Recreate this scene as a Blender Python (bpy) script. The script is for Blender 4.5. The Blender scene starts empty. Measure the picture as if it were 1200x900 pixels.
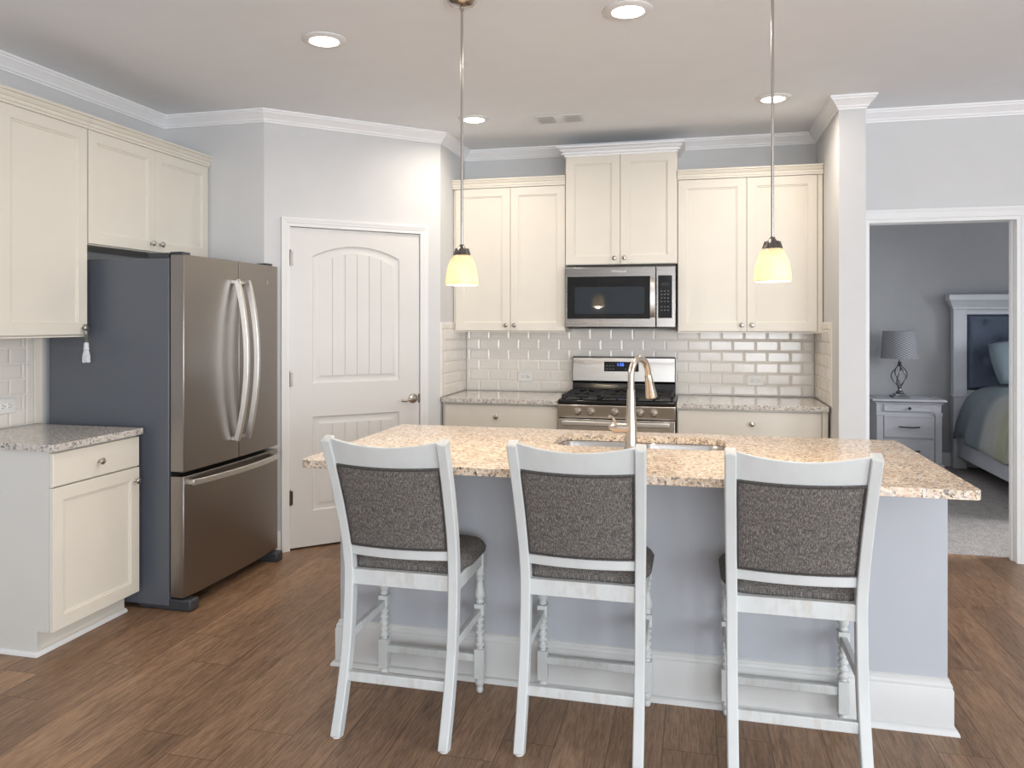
import bpy, bmesh, math, random
from mathutils import Vector, Matrix
from math import pi, sin, cos, radians as R, sqrt
random.seed(7)
S = bpy.context.scene
COL = S.collection

# ------------------------------------------------------------------ camera
F_PX, U0, V0, YAW = 926.81, 581.6, 377.5, 0.2449
cd = bpy.data.cameras.new('camera'); cam = bpy.data.objects.new('camera', cd); COL.objects.link(cam)
cam.location = (1.7045, -5.8379, 1.4349); cam.rotation_euler = (pi/2, 0, YAW)
cd.sensor_fit = 'HORIZONTAL'; cd.sensor_width = 36.0; cd.lens = 36.0*F_PX/1200
cd.shift_x = (600-U0)/1200; cd.shift_y = -(450-V0)/1200
cd.clip_start = 0.05; cd.clip_end = 60
S.camera = cam

# ------------------------------------------------------------------ world, lights, exposure
S.view_settings.view_transform = 'Standard'; S.view_settings.look = 'None'
S.view_settings.gamma = 1.0; S.view_settings.use_curve_mapping = False
S.view_settings.exposure = -0.14
w = bpy.data.worlds.new('world'); S.world = w; w.use_nodes = True
w.node_tree.nodes['Background'].inputs[0].default_value = (.72, .82, 1, 1)
w.node_tree.nodes['Background'].inputs[1].default_value = 1.0

def area(name, loc, direction, sx, sy, power, col, spread=pi, shape='RECTANGLE'):
    l = bpy.data.lights.new(name, 'AREA'); l.shape = shape; l.size = sx; l.size_y = sy
    l.energy = power; l.color = col; l.spread = spread
    o = bpy.data.objects.new(name, l); COL.objects.link(o); o.location = loc
    o.rotation_euler = Vector(direction).to_track_quat('-Z', 'Y').to_euler()
    return o
# daylight entering through the living-room windows behind the camera
area('daylight_a', (2.75, -9.35, 1.35), (0, 1, .10), 1.9, 1.8, 140, (.90, .95, 1))
area('daylight_b', (5.15, -9.35, 1.35), (-.1, 1, .10), 1.9, 1.8, 140, (.90, .95, 1))
area('side_fill', (6.35, -5.6, 1.35), (-1, 0.1, .10), 2.2, 1.9, 120, (.90, .95, 1))  # added fill from the right side, no window known there
# bedroom window
area('daylight_bedroom', (6.35, 0.5, 1.55), (-1, -.12, -.50), 1.2, 1.3, 85, (.93, .96, 1), spread=R(125))
# ------------------------------------------------------------------ materials
M = {}
class NT:
    def __init__(s, name):
        s.m = bpy.data.materials.new(name); s.m.use_nodes = True; s.t = s.m.node_tree
        s.b = s.t.nodes['Principled BSDF']
    def n(s, typ, **kw):
        x = s.t.nodes.new(typ)
        for k, v in kw.items():
            if k.startswith('i_'):
                key = k[2:]; key = int(key) if key.isdigit() else key.replace('_', ' ')
                x.inputs[key].default_value = v
            else: setattr(x, k, v)
        return x
    def l(s, a, b): s.t.links.new(a, b)
    def ramp(s, fac, stops, mode='LINEAR'):
        r = s.n('ShaderNodeValToRGB'); r.color_ramp.interpolation = mode
        e = r.color_ramp.elements
        while len(e) < len(stops): e.new(.5)
        for q, (p, c) in zip(e, stops): q.position = p; q.color = (*c, 1)
        s.l(fac, r.inputs[0]); return r.outputs[0]
    def noise(s, vec, scale, detail=4, rough=.5, dist=0):
        x = s.n('ShaderNodeTexNoise'); x.inputs['Scale'].default_value = scale
        x.inputs['Detail'].default_value = detail; x.inputs['Roughness'].default_value = rough
        x.inputs['Distortion'].default_value = dist
        if vec is not None: s.l(vec, x.inputs['Vector'])
        return x.outputs['Fac']
    def coord(s, scale=(1, 1, 1), rot=(0, 0, 0)):
        c = s.n('ShaderNodeTexCoord'); mp = s.n('ShaderNodeMapping'); s.l(c.outputs['Object'], mp.inputs[0])
        mp.inputs['Scale'].default_value = scale; mp.inputs['Rotation'].default_value = rot
        return mp.outputs[0]
    def mix(s, fac, a, b, mode='MIX'):
        x = s.n('ShaderNodeMix', data_type='RGBA', blend_type=mode)
        for i, v in ((0, fac), (6, a), (7, b)):
            if isinstance(v, (int, float)): x.inputs[i].default_value = v
            elif isinstance(v, tuple): x.inputs[i].default_value = (*v, 1)
            else: s.l(v, x.inputs[i])
        return x.outputs[2]
    def bump(s, h, strength=.1, dist=.01):
        x = s.n('ShaderNodeBump'); x.inputs['Strength'].default_value = strength
        x.inputs['Distance'].default_value = dist; s.l(h, x.inputs['Height'])
        s.l(x.outputs[0], s.b.inputs['Normal'])
def srgb(r, g, b):
    f = lambda c: (c/255/12.92 if c/255 <= .04045 else ((c/255+.055)/1.055)**2.4)
    return (f(r), f(g), f(b))
def simple(key, col, rough=.5, metal=0, spec=.5, vary=.04, bump=0, scale=6, emit=None):
    t = NT(key); v = t.coord(); nz = t.noise(v, scale, 3)
    d = tuple(max(0, c*(1-vary)) for c in col); u = tuple(min(1, c*(1+vary)) for c in col)
    t.l(t.ramp(nz, [(.3, d), (.7, u)]), t.b.inputs['Base Color'])
    t.b.inputs['Roughness'].default_value = rough; t.b.inputs['Metallic'].default_value = metal
    t.b.inputs['Specular IOR Level'].default_value = spec
    if bump: t.bump(t.noise(v, scale*40, 2), bump, .002)
    if emit:
        t.b.inputs['Emission Color'].default_value = (*emit[0], 1); t.b.inputs['Emission Strength'].default_value = emit[1]
    M[key] = t.m; return t.m

simple('wall_paint', srgb(212, 212, 212), .75, vary=.015, bump=.05)
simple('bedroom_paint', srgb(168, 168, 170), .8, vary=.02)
simple('ceiling_paint', srgb(238, 241, 245), .85, vary=.012, bump=.05)
simple('trim_paint', srgb(228, 228, 227), .4, vary=.01)
simple('crown_paint', srgb(243, 243, 244), .4, vary=.008)
simple('door_paint', srgb(219, 217, 214), .42, vary=.01)
simple('cabinet_paint', srgb(226, 220, 208), .38, vary=.012)
simple('island_paint', srgb(178, 181, 187), .55, vary=.015)
simple('island_trim_paint', srgb(206, 206, 204), .45, vary=.01)
simple('cool_lit_cabinet_paint', srgb(216, 215, 210), .4, vary=.01)  # cabinet cream made cooler: daylight on the end face put into the colour
simple('black_enamel', (.008, .008, .009), .15, vary=.1)
simple('cast_iron', (.016, .016, .017), .6, vary=.2, bump=.2)
simple('black_plastic', (.015, .015, .017), .35)
simple('black_glass', (.006, .007, .008), .05, spec=.7)
simple('window_glass_dark', (.030, .038, .046), .03, spec=.5)
simple('grey_print', srgb(120, 124, 132), .5)
simple('white_print', srgb(225, 225, 225), .4)
simple('blue_digits', (.05, .12, .9), .5, emit=((.1, .25, 1), 2.5))
simple('nickel', (.50, .46, .42), .24, metal=1, vary=.03)
simple('dark_nickel', (.22, .20, .18), .28, metal=1, vary=.05)
simple('satin_nickel', (.60, .54, .47), .27, metal=1, vary=.03)
simple('fridge_side', srgb(93, 98, 106), .42, vary=.02, bump=.12)
simple('fridge_dark', srgb(58, 60, 64), .45, vary=.03)
simple('gasket', (.02, .02, .022), .6)
simple('white_plastic', srgb(232, 230, 226), .35)
simple('slot_dark', (.03, .03, .03), .6)
simple('tile', srgb(232, 226, 218), .17, vary=.015, scale=12, spec=.6)
simple('grout', srgb(240, 238, 232), .8)
simple('bulb', (1, 1, 1), .5, emit=((1, .86, .62), 14))
simple('lens', (1, 1, 1), .5, emit=((1, .97, .93), 9))
simple('vent_dark', (.06, .06, .06), .7)
simple('dark_hall', (.02, .02, .02), .8)
simple('nightstand_paint', srgb(190, 190, 194), .5, vary=.05)
simple('bed_paint', srgb(206, 208, 214), .5, vary=.04)
simple('lamp_metal', (.20, .20, .21), .35, metal=.9, vary=.25, scale=30)
simple('pillow_cloth', srgb(124, 138, 146), .9, bump=.2)
simple('mattress_cloth', srgb(205, 205, 205), .9)
simple('tassel_thread', srgb(214, 216, 220), .9, vary=.1, scale=60, bump=.3)
simple('cord_thread', srgb(110, 112, 100), .9)
simple('button_cloth', srgb(60, 68, 84), .9)
simple('tuft_cloth', srgb(84, 94, 112), .75, vary=.08, bump=.15, scale=20)

def steel(key, col, rough, axis, metal=1.0, vary=.05, b=.015):
    t = NT(key); sc = [2, 2, 2]; sc[axis] = 2; 
    for i in range(3):
        if i != axis: sc[i] = 260
    v = t.coord(tuple(sc)); nz = t.noise(v, 1.0, 3, .6)
    t.l(t.ramp(nz, [(.3, tuple(c*(1-vary) for c in col)), (.7, tuple(c*(1+vary) for c in col))]), t.b.inputs['Base Color'])
    rr = t.n('ShaderNodeMapRange', i_3=rough*.95, i_4=rough*1.06); t.l(nz, rr.inputs[0]); t.l(rr.outputs[0], t.b.inputs['Roughness'])
    t.b.inputs['Metallic'].default_value = metal
    t.b.inputs['Anisotropic'].default_value = .35
    if b: t.bump(nz, b, .0005)
    M[key] = t.m
steel('fridge_steel', srgb(150, 144, 139), .30, 2, vary=.006, b=0)
steel('steel_dark', srgb(150, 146, 142), .27, 0)
steel('steel_panel', srgb(178, 176, 173), .3, 0)
steel('steel_h', srgb(200, 196, 190), .26, 0)
steel('steel_bright', srgb(214, 212, 208), .34, 0, vary=.01)
steel('sink_steel', srgb(205, 203, 200), .25, 0)

def granite(key, edge=False):
    t = NT(key); v = t.coord()
    big = t.noise(v, 9, 5, .6)
    base = t.ramp(big, [(.30, srgb(196, 168, 142)), (.5, srgb(222, 200, 176)), (.7, srgb(236, 224, 206))])
    vo = t.n('ShaderNodeTexVoronoi', feature='F1'); vo.inputs['Scale'].default_value = 105; t.l(v, vo.inputs['Vector'])
    sep = t.n('ShaderNodeSeparateColor'); t.l(vo.outputs['Color'], sep.inputs[0])
    grain = t.ramp(sep.outputs[0], [(0, srgb(150, 126, 108)), (.18, srgb(196, 170, 146)), (.45, srgb(226, 206, 182)), (.75, srgb(240, 232, 220)), (.93, srgb(178, 172, 168))])
    c = t.mix(.6, base, grain)
    n2 = t.noise(v, 60, 4, .65)
    g2 = t.ramp(n2, [(.57, (0, 0, 0)), (.62, (1, 1, 1))])
    c = t.mix(g2, c, srgb(128, 116, 108))
    n3 = t.noise(v, 95, 3, .6, .6)
    g3 = t.ramp(n3, [(.60, (0, 0, 0)), (.64, (1, 1, 1))])
    c = t.mix(g3, c, srgb(52, 48, 50))
    n4 = t.noise(v, 30, 5, .7)
    g4 = t.ramp(n4, [(.62, (0, 0, 0)), (.70, (1, 1, 1))])
    c = t.mix(g4, c, srgb(178, 170, 166))
    t.l(c, t.b.inputs['Base Color']); t.b.inputs['Roughness'].default_value = .13
    t.b.inputs['Specular IOR Level'].default_value = .55
    M[key] = t.m
granite('granite')

def granite_grey():
    t = NT('granite_grey'); v = t.coord()
    n1 = t.noise(v, 26, 5, .65)
    c = t.ramp(n1, [(.3, srgb(190, 184, 178)), (.55, srgb(212, 206, 198)), (.75, srgb(226, 221, 214))])
    g2 = t.ramp(t.noise(v, 70, 4, .65), [(.54, (0, 0, 0)), (.60, (1, 1, 1))]); c = t.mix(g2, c, srgb(138, 132, 128))
    g3 = t.ramp(t.noise(v, 100, 3, .6, .6), [(.61, (0, 0, 0)), (.65, (1, 1, 1))]); c = t.mix(g3, c, srgb(48, 46, 48))
    t.l(c, t.b.inputs['Base Color']); t.b.inputs['Roughness'].default_value = .13
    M['granite_grey'] = t.m
granite_grey()

def wood_floor():
    t = NT('wood_floor'); c = t.n('ShaderNodeTexCoord'); sx = t.n('ShaderNodeSeparateXYZ'); t.l(c.outputs['Object'], sx.inputs[0])
    def math_(op, a, b=None, cc=None):
        x = t.n('ShaderNodeMath', operation=op)
        for i, v in enumerate((a, b, cc)):
            if v is None: continue
            if isinstance(v, (int, float)): x.inputs[i].default_value = v
            else: t.l(v, x.inputs[i])
        return x.outputs[0]
    W, L = .178, 1.22
    xr = math_('DIVIDE', sx.outputs[0], W); ix = math_('FLOOR', xr)
    wn = t.n('ShaderNodeTexWhiteNoise', noise_dimensions='1D'); t.l(ix, wn.inputs['W'])
    yo = math_('ADD', math_('DIVIDE', sx.outputs[1], L), math_('MULTIPLY', wn.outputs['Value'], 5.0)); iy = math_('FLOOR', yo)
    cmb = t.n('ShaderNodeCombineXYZ'); t.l(ix, cmb.inputs[0]); t.l(iy, cmb.inputs[1])
    wn2 = t.n('ShaderNodeTexWhiteNoise', noise_dimensions='3D'); t.l(cmb.outputs[0], wn2.inputs['Vector'])
    # grain coordinates, shifted by plank
    mp = t.n('ShaderNodeVectorMath', operation='MULTIPLY'); t.l(c.outputs['Object'], mp.inputs[0]); mp.inputs[1].default_value = (1, .09, 1)
    ad = t.n('ShaderNodeVectorMath', operation='ADD'); t.l(mp.outputs[0], ad.inputs[0])
    sc = t.n('ShaderNodeVectorMath', operation='SCALE'); t.l(wn2.outputs['Color'], sc.inputs[0]); sc.inputs['Scale'].default_value = 9.0
    t.l(sc.outputs[0], ad.inputs[1]); gv = ad.outputs[0]
    g1 = t.noise(gv, 17, 10, .70, 1.3); g2 = t.noise(gv, 130, 5, .7, .2)
    mp2 = t.n('ShaderNodeVectorMath', operation='MULTIPLY'); t.l(ad.outputs[0], mp2.inputs[0]); mp2.inputs[1].default_value = (1, 2.2, 1)
    g3 = t.noise(mp2.outputs[0], 8, 3, .5, 1.2)
    col = t.ramp(g1, [(.30, srgb(84, 62, 46)), (.42, srgb(128, 98, 74)), (.52, srgb(152, 118, 90)), (.60, srgb(172, 138, 108)), (.70, srgb(196, 162, 130))])
    col = t.mix(.35, col, t.ramp(g3, [(.3, srgb(98, 76, 60)), (.7, srgb(182, 146, 116))]))
    col = t.mix(.38, col, t.ramp(g2, [(.36, srgb(84, 62, 48)), (.64, srgb(190, 156, 124))]))
    tint = t.ramp(wn2.outputs['Value'], [(0, (.74, .73, .73)), (.5, (.90, .89, .89)), (1, (1.0, 1.0, 1.0))])
    col = t.mix(1.0, col, tint, 'MULTIPLY')
    fx = math_('FRACT', xr); fy = math_('FRACT', yo)
    ex = math_('MINIMUM', fx, math_('SUBTRACT', 1, fx)); ey = math_('MINIMUM', fy, math_('SUBTRACT', 1, fy))
    gap = math_('MAXIMUM', math_('LESS_THAN', ex, .009), math_('LESS_THAN', ey, .0014))
    col = t.mix(math_('MULTIPLY', gap, .65), col, srgb(62, 44, 34))
    t.l(col, t.b.inputs['Base Color'])
    rr = t.n('ShaderNodeMapRange', i_3=.30, i_4=.46); t.l(g1, rr.inputs[0]); t.l(rr.outputs[0], t.b.inputs['Roughness'])
    t.b.inputs['Specular IOR Level'].default_value = .3
    h = math_('SUBTRACT', math_('MULTIPLY', g2, .3), gap); t.bump(h, .12, .002)
    M['wood_floor'] = t.m
wood_floor()

def tweed():
    t = NT('tweed'); v = t.coord((1, 1, .07)); a = t.noise(v, 300, 4, .75)
    v2 = t.coord((.12, .12, 1)); b = t.noise(v2, 300, 3, .7)
    c1 = t.ramp(a, [(.38, srgb(66, 62, 61)), (.5, srgb(102, 98, 95)), (.66, srgb(164, 158, 152))])
    c2 = t.ramp(b, [(.35, srgb(68, 64, 62)), (.65, srgb(122, 117, 112))])
    t.l(t.mix(.3, c1, c2), t.b.inputs['Base Color']); t.b.inputs['Roughness'].default_value = .95
    t.b.inputs['Specular IOR Level'].default_value = .15
    t.bump(t.mix(.5, a, b), .35, .002); M['tweed'] = t.m
tweed()
simple('piping', srgb(66, 61, 59), .9, vary=.1)

def worn_paint():
    t = NT('stool_paint'); v = t.coord((1, 1, .35)); g = t.noise(v, 30, 6, .7)
    geo = t.n('ShaderNodeNewGeometry')
    e = t.ramp(geo.outputs['Pointiness'], [(.54, (0, 0, 0)), (.62, (1, 1, 1))])
    k = t.n('ShaderNodeMath', operation='MULTIPLY'); t.l(e, k.inputs[0]); t.l(t.ramp(g, [(.5, (0, 0, 0)), (.62, (1, 1, 1))]), k.inputs[1])
    base = t.ramp(t.noise(v, 12, 4), [(.3, srgb(200, 203, 202)), (.7, srgb(210, 213, 212))])
    t.l(t.mix(k.outputs[0], base, srgb(186, 180, 168)), t.b.inputs['Base Color'])
    t.b.inputs['Roughness'].default_value = .5; M['stool_paint'] = t.m
worn_paint()

def shade_glass():
    t = NT('alabaster_glass'); o = t.t.nodes['Material Output']; t.t.nodes.remove(t.b)
    v = t.coord(); nz = t.noise(v, 22, 4, .6, 1)
    c = t.ramp(nz, [(.3, (.70, .62, .48)), (.7, (.78, .72, .60))])
    tr = t.n('ShaderNodeBsdfTranslucent'); df = t.n('ShaderNodeBsdfDiffuse'); gl = t.n('ShaderNodeBsdfGlossy'); gl.inputs['Roughness'].default_value = .2
    t.l(c, tr.inputs[0]); t.l(c, df.inputs[0])
    m1 = t.n('ShaderNodeMixShader'); m1.inputs[0].default_value = .4; t.l(tr.outputs[0], m1.inputs[1]); t.l(df.outputs[0], m1.inputs[2])
    m2 = t.n('ShaderNodeMixShader'); m2.inputs[0].default_value = .05; t.l(m1.outputs[0], m2.inputs[1]); t.l(gl.outputs[0], m2.inputs[2])
    t.l(m2.outputs[0], o.inputs[0]); M['alabaster_glass'] = t.m
shade_glass()

def carpet():
    t = NT('carpet'); v = t.coord(); a = t.noise(v, 90, 4, .7); b = t.noise(v, 14, 4, .6)
    c = t.mix(.35, t.ramp(a, [(.35, srgb(128, 120, 114)), (.65, srgb(206, 200, 196))]), t.ramp(b, [(.3, srgb(140, 132, 126)), (.7, srgb(200, 195, 190))]))
    t.l(c, t.b.inputs['Base Color']); t.b.inputs['Roughness'].default_value = 1; t.b.inputs['Specular IOR Level'].default_value = .05
    t.bump(a, 1.0, .012); M['carpet'] = t.m
carpet()

def lamp_shade_mat():
    t = NT('woven_shade'); v = t.coord(); sx = t.n('ShaderNodeSeparateXYZ'); t.l(v, sx.inputs[0])
    at = t.n('ShaderNodeMath', operation='ARCTAN2'); t.l(sx.outputs[1], at.inputs[0]); t.l(sx.outputs[0], at.inputs[1])
    cmb = t.n('ShaderNodeCombineXYZ'); t.l(at.outputs[0], cmb.inputs[0]); t.l(sx.outputs[2], cmb.inputs[1])
    pp = t.n('ShaderNodeMath', operation='PINGPONG'); t.l(at.outputs[0], pp.inputs[0]); pp.inputs[1].default_value = .14
    m = t.n('ShaderNodeMath', operation='MULTIPLY_ADD'); t.l(sx.outputs[2], m.inputs[0]); m.inputs[1].default_value = 6.0; t.l(pp.outputs[0], m.inputs[2])
    w = t.n('ShaderNodeMath', operation='PINGPONG'); t.l(m.outputs[0], w.inputs[0]); w.inputs[1].default_value = .07
    s = t.n('ShaderNodeMath', operation='MULTIPLY'); t.l(w.outputs[0], s.inputs[0]); s.inputs[1].default_value = 14
    t.l(t.ramp(s.outputs[0], [(.2, srgb(96, 96, 100)), (.8, srgb(168, 168, 172))]), t.b.inputs['Base Color'])
    t.b.inputs['Roughness'].default_value = .7; M['woven_shade'] = t.m
lamp_shade_mat()

def comforter_mat():
    t = NT('comforter'); v = t.coord(); nz = t.noise(v, 5, 3); sx = t.n('ShaderNodeSeparateXYZ'); t.l(v, sx.inputs[0])
    a = t.n('ShaderNodeMath', operation='MULTIPLY_ADD'); t.l(nz, a.inputs[0]); a.inputs[1].default_value = .12; t.l(sx.outputs[1], a.inputs[2])
    mr = t.n('ShaderNodeMapRange', i_1=-1.04, i_2=1.04); t.l(a.outputs[0], mr.inputs[0])
    c = t.ramp(mr.outputs[0], [(0, srgb(186, 186, 182)), (.36, srgb(194, 192, 186)), (.42, srgb(182, 182, 150)), (.46, srgb(190, 190, 172)), (.50, srgb(180, 181, 148)), (.55, srgb(184, 185, 176)), (.66, srgb(182, 184, 180)), (.72, srgb(142, 152, 156)), (1, srgb(130, 142, 150))])
    t.l(c, t.b.inputs['Base Color']); t.b.inputs['Roughness'].default_value = .9; t.bump(t.noise(v, 9, 4), .6, .03)
    M['comforter'] = t.m
comforter_mat()

# ------------------------------------------------------------------ mesh helpers
def T_(x=0, y=0, z=0, rz=0): return Matrix.Translation((x, y, z)) @ Matrix.Rotation(rz, 4, 'Z')
class MB:
    def __init__(s, mat=None): s.bm = bmesh.new(); s.M = mat or Matrix()
    def v(s, co): return s.bm.verts.new(s.M @ Vector(co))
    def f(s, vs):
        try: return s.bm.faces.new(vs)
        except ValueError: return None
    def box(s, x0, x1, y0, y1, z0, z1):
        c = [s.v((x, y, z)) for z in (z0, z1) for y in (y0, y1) for x in (x0, x1)]
        for q in ((0, 2, 3, 1), (4, 5, 7, 6), (0, 1, 5, 4), (2, 6, 7, 3), (0, 4, 6, 2), (1, 3, 7, 5)): s.f([c[i] for i in q])
        return s
    def poly(s, pts): return s.f([s.v(p) for p in pts])
    def prism(s, pts, z0, z1, axis='z'):
        g = {'z': lambda a, b, c: (a, b, c), 'y': lambda a, b, c: (a, c, b), 'x': lambda a, b, c: (c, a, b)}[axis]
        lo = [s.v(g(a, b, z0)) for a, b in pts]; hi = [s.v(g(a, b, z1)) for a, b in pts]; n = len(pts)
        s.f(lo[::-1]); s.f(hi)
        for i in range(n): s.f([lo[i], lo[(i+1) % n], hi[(i+1) % n], hi[i]])
        return s
    def ring(s, A, B, closed=True):
        n = len(A)
        for i in range(n if closed else n-1): s.f([A[i], A[(i+1) % n], B[(i+1) % n], B[i]])
    def lathe(s, prof, c=(0, 0, 0), n=24, axis='z', cap=True):
        rings = []
        for r, h in prof:
            rg = []
            for i in range(n):
                a = 2*pi*i/n; p, q = r*cos(a), r*sin(a)
                co = {'z': (p, q, h), 'y': (p, h, q), 'x': (h, p, q)}[axis]
                rg.append(s.v((c[0]+co[0], c[1]+co[1], c[2]+co[2])))
            rings.append(rg)
        for a, b in zip(rings, rings[1:]): s.ring(a, b)
        if cap:
            if prof[0][0] > 1e-5: s.f(rings[0][::-1])
            if prof[-1][0] > 1e-5: s.f(rings[-1])
        return s
    def sweep(s, path, section, up=(0, 0, 1), scales=None, closed=False, frame=None):
        """section: list of (a,b) in (side, up') frame, swept along 3D path"""
        P = [Vector(p) for p in path]; n = len(P); rings = []
        for i, p in enumerate(P):
            d = (P[min(i+1, n-1)] - P[max(i-1, 0)]).normalized()
            if frame: side = Vector(frame); side = (side - d*side.dot(d)).normalized(); u = d.cross(side).normalized()*-1
            else:
                side = d.cross(Vector(up)); 
                if side.length < 1e-4: side = d.cross(Vector((1, 0, 0)))
                side.normalize(); u = side.cross(d).normalized()
            k = scales[i] if scales else 1
            rings.append([s.v(p + side*a*k + u*b*k) for a, b in section])
        for a, b in zip(rings, rings[1:]): s.ring(a, b)
        s.f(rings[0][::-1]); s.f(rings[-1]); return s
    def tube(s, path, r, n=12, radii=None, frame=None):
        sec = [(cos(2*pi*i/n), sin(2*pi*i/n)) for i in range(n)]
        return s.sweep(path, sec, scales=radii or [r]*len(path), frame=frame)
    def trim(s, path, prof):
        """mitred moulding: path [(x,y)], profile [(out,z)]; the room is on the right-hand side"""
        n = len(path); P = [Vector(p) for p in path]; rings = []
        for i in range(n):
            nn = []
            if i > 0: d = (P[i]-P[i-1]).normalized(); nn.append(Vector((d.y, -d.x)))
            if i < n-1: d = (P[i+1]-P[i]).normalized(); nn.append(Vector((d.y, -d.x)))
            if len(nn) == 2: m = (nn[0]+nn[1]).normalized(); m = m/max(.2, m.dot(nn[0]))
            else: m = nn[0]
            rings.append([s.v((P[i].x+m.x*o, P[i].y+m.y*o, z)) for o, z in prof])
        for a, b in zip(rings, rings[1:]): s.ring(a, b)
        s.f(rings[0][::-1]); s.f(rings[-1]); return s
    def door(s, x0, x1, z0, z1, yf, t=.02, st=.057, rec=.010):
        """recessed-panel cabinet door; front plane y=yf facing -y"""
        def rect(i, y): return [s.v(p) for p in ((x0+i, y, z0+i), (x1-i, y, z0+i), (x1-i, y, z1-i), (x0+i, y, z1-i))]
        b = rect(0, yf+t); o0 = rect(0, yf+.0015); o = rect(.0015, yf); a = rect(st, yf); c = rect(st+.002, yf+rec*.55); c2 = rect(st+.009, yf+rec*.6); d = rect(st+.0105, yf+rec)
        s.f(b[::-1]); s.ring(b, o0); s.ring(o0, o); s.ring(o, a); s.ring(a, c); s.ring(c, c2); s.ring(c2, d); s.f(d)
        return s
    def slab(s, x0, x1, z0, z1, yf, t=.02):
        def rect(i, y): return [s.v(p) for p in ((x0+i, y, z0+i), (x1-i, y, z0+i), (x1-i, y, z1-i), (x0+i, y, z1-i))]
        b = rect(0, yf+t); o0 = rect(0, yf+.003); o = rect(.003, yf)
        s.f(b[::-1]); s.ring(b, o0); s.ring(o0, o); s.f(o); return s
    def holes(s, outer, inners, z0, z1):
        """horizontal plate with holes"""
        b = bmesh.new(); ed = []
        for loop in [outer]+inners:
            vs = [b.verts.new((x, y, 0)) for x, y in loop]
            for i in range(len(vs)): ed.append(b.edges.new((vs[i], vs[(i+1) % len(vs)])))
        bmesh.ops.triangle_fill(b, use_beauty=True, use_dissolve=False, edges=ed)
        for z, flip in ((z1, False), (z0, True)):
            mp = {v: s.v((v.co.x, v.co.y, z)) for v in b.verts}
            for f in b.faces:
                vs = [mp[v] for v in f.verts]
                if (f.normal.z < 0) != flip: vs = vs[::-1]
                s.f(vs)
            if z == z1: top = mp
            else: bot = mp
        for e in b.edges:
            if len(e.link_faces) == 1: s.f([bot[e.verts[0]], bot[e.verts[1]], top[e.verts[1]], top[e.verts[0]]])
        b.free(); return s
    def build(s, name, mat, parent=None, bevel=0, seg=2, smooth=35, sub=0, kind=None):
        bm = s.bm; bmesh.ops.recalc_face_normals(bm, faces=bm.faces)
        off = Vector((0, 0, 0))
        if parent is not None: off = wloc(parent)
        else:
            xs = [v.co for v in bm.verts]; lo = [min(c[i] for c in xs) for i in range(3)]; hi = [max(c[i] for c in xs) for i in range(3)]
            off = Vector(((lo[0]+hi[0])/2, (lo[1]+hi[1])/2, lo[2])) if kind != 'structure' else Vector((0, 0, 0))
        bmesh.ops.translate(bm, vec=-off, verts=bm.verts)
        me = bpy.data.meshes.new(name); bm.to_mesh(me); bm.free()
        me.materials.append(M[mat])
        if smooth:
            for p in me.polygons: p.use_smooth = True
            me.set_sharp_from_angle(angle=R(smooth))
        o = bpy.data.objects.new(name, me); COL.objects.link(o)
        if parent is not None: o.parent = parent
        else: o.location = off
        if bevel:
            m = o.modifiers.new('bevel', 'BEVEL'); m.width = bevel; m.segments = seg; m.limit_method = 'ANGLE'; m.angle_limit = R(40)
        if sub:
            m = o.modifiers.new('sub', 'SUBSURF'); m.levels = sub; m.render_levels = sub
        if kind: o['kind'] = kind
        return o
def wloc(o):
    v = Vector((0, 0, 0))
    while o is not None: v += o.location; o = o.parent
    return v
def tag(o, label, cat, group=None):
    o['label'] = label; o['category'] = cat
    if group: o['group'] = group
    return o
def thing(name, label, cat, loc, group=None):
    o = bpy.data.objects.new(name, None); COL.objects.link(o); o.location = loc; o.empty_display_size = .1
    return tag(o, label, cat, group)
def text_mesh(txt, size, co, name, mat, parent, rot=(pi/2, 0, 0), depth=.0006):
    c = bpy.data.curves.new(name, 'FONT'); c.body = txt; c.size = size; c.extrude = depth; c.align_x = 'CENTER'; c.align_y = 'CENTER'
    t = bpy.data.objects.new('tmp', c); COL.objects.link(t)
    dg = bpy.context.evaluated_depsgraph_get(); me = bpy.data.meshes.new_from_object(t.evaluated_get(dg))
    bpy.data.objects.remove(t); me.name = name; me.materials.clear(); me.materials.append(M[mat])
    o = bpy.data.objects.new(name, me); COL.objects.link(o); o.parent = parent
    o.location = Vector(co)-wloc(parent); o.rotation_euler = rot; return o
def rrect(x0, x1, y0, y1, r, n=6):
    p = []
    for cx, cy, a0 in ((x1-r, y1-r, 0), (x0+r, y1-r, 90), (x0+r, y0+r, 180), (x1-r, y0+r, 270)):
        for i in range(n+1): a = R(a0+90*i/n); p.append((cx+r*cos(a), cy+r*sin(a)))
    return p
def cr(pts, n=6):
    """Catmull-Rom"""
    P = [Vector(p) for p in pts]; P = [P[0]*2-P[1]]+P+[P[-1]*2-P[-2]]; out = []
    for i in range(1, len(P)-2):
        for k in range(n):
            t = k/n; a, b, c, d = P[i-1:i+3]
            out.append(.5*((2*b)+(c-a)*t+(2*a-5*b+4*c-d)*t*t+(3*b-a-3*c+d)*t**3))
    out.append(P[-2]); return out

# ------------------------------------------------------------------ room shell
XL, ZC = -1.58, 2.743
PX, PY = -.8678, -1.4522      # corner where the angled pantry wall starts
SY = -.6156                   # front of the short side wall
W, PT, SR = 2.5228, .1441, -.8938
YD = -.52                     # bedroom door wall face
XR, YN, YB = 6.5, -9.5, 2.9
D2 = Vector((0-PX, SY-PY)); DL = D2.length; D2.normalize(); DN = Vector((D2.y, -D2.x))   # along, into room
def dg(s, out=0): return (PX+D2.x*s+DN.x*out, PY+D2.y*s+DN.y*out)
DANG = math.atan2(D2.y, D2.x)
SD0, SD1, ZDT = .158, 1.05, 2.036

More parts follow.
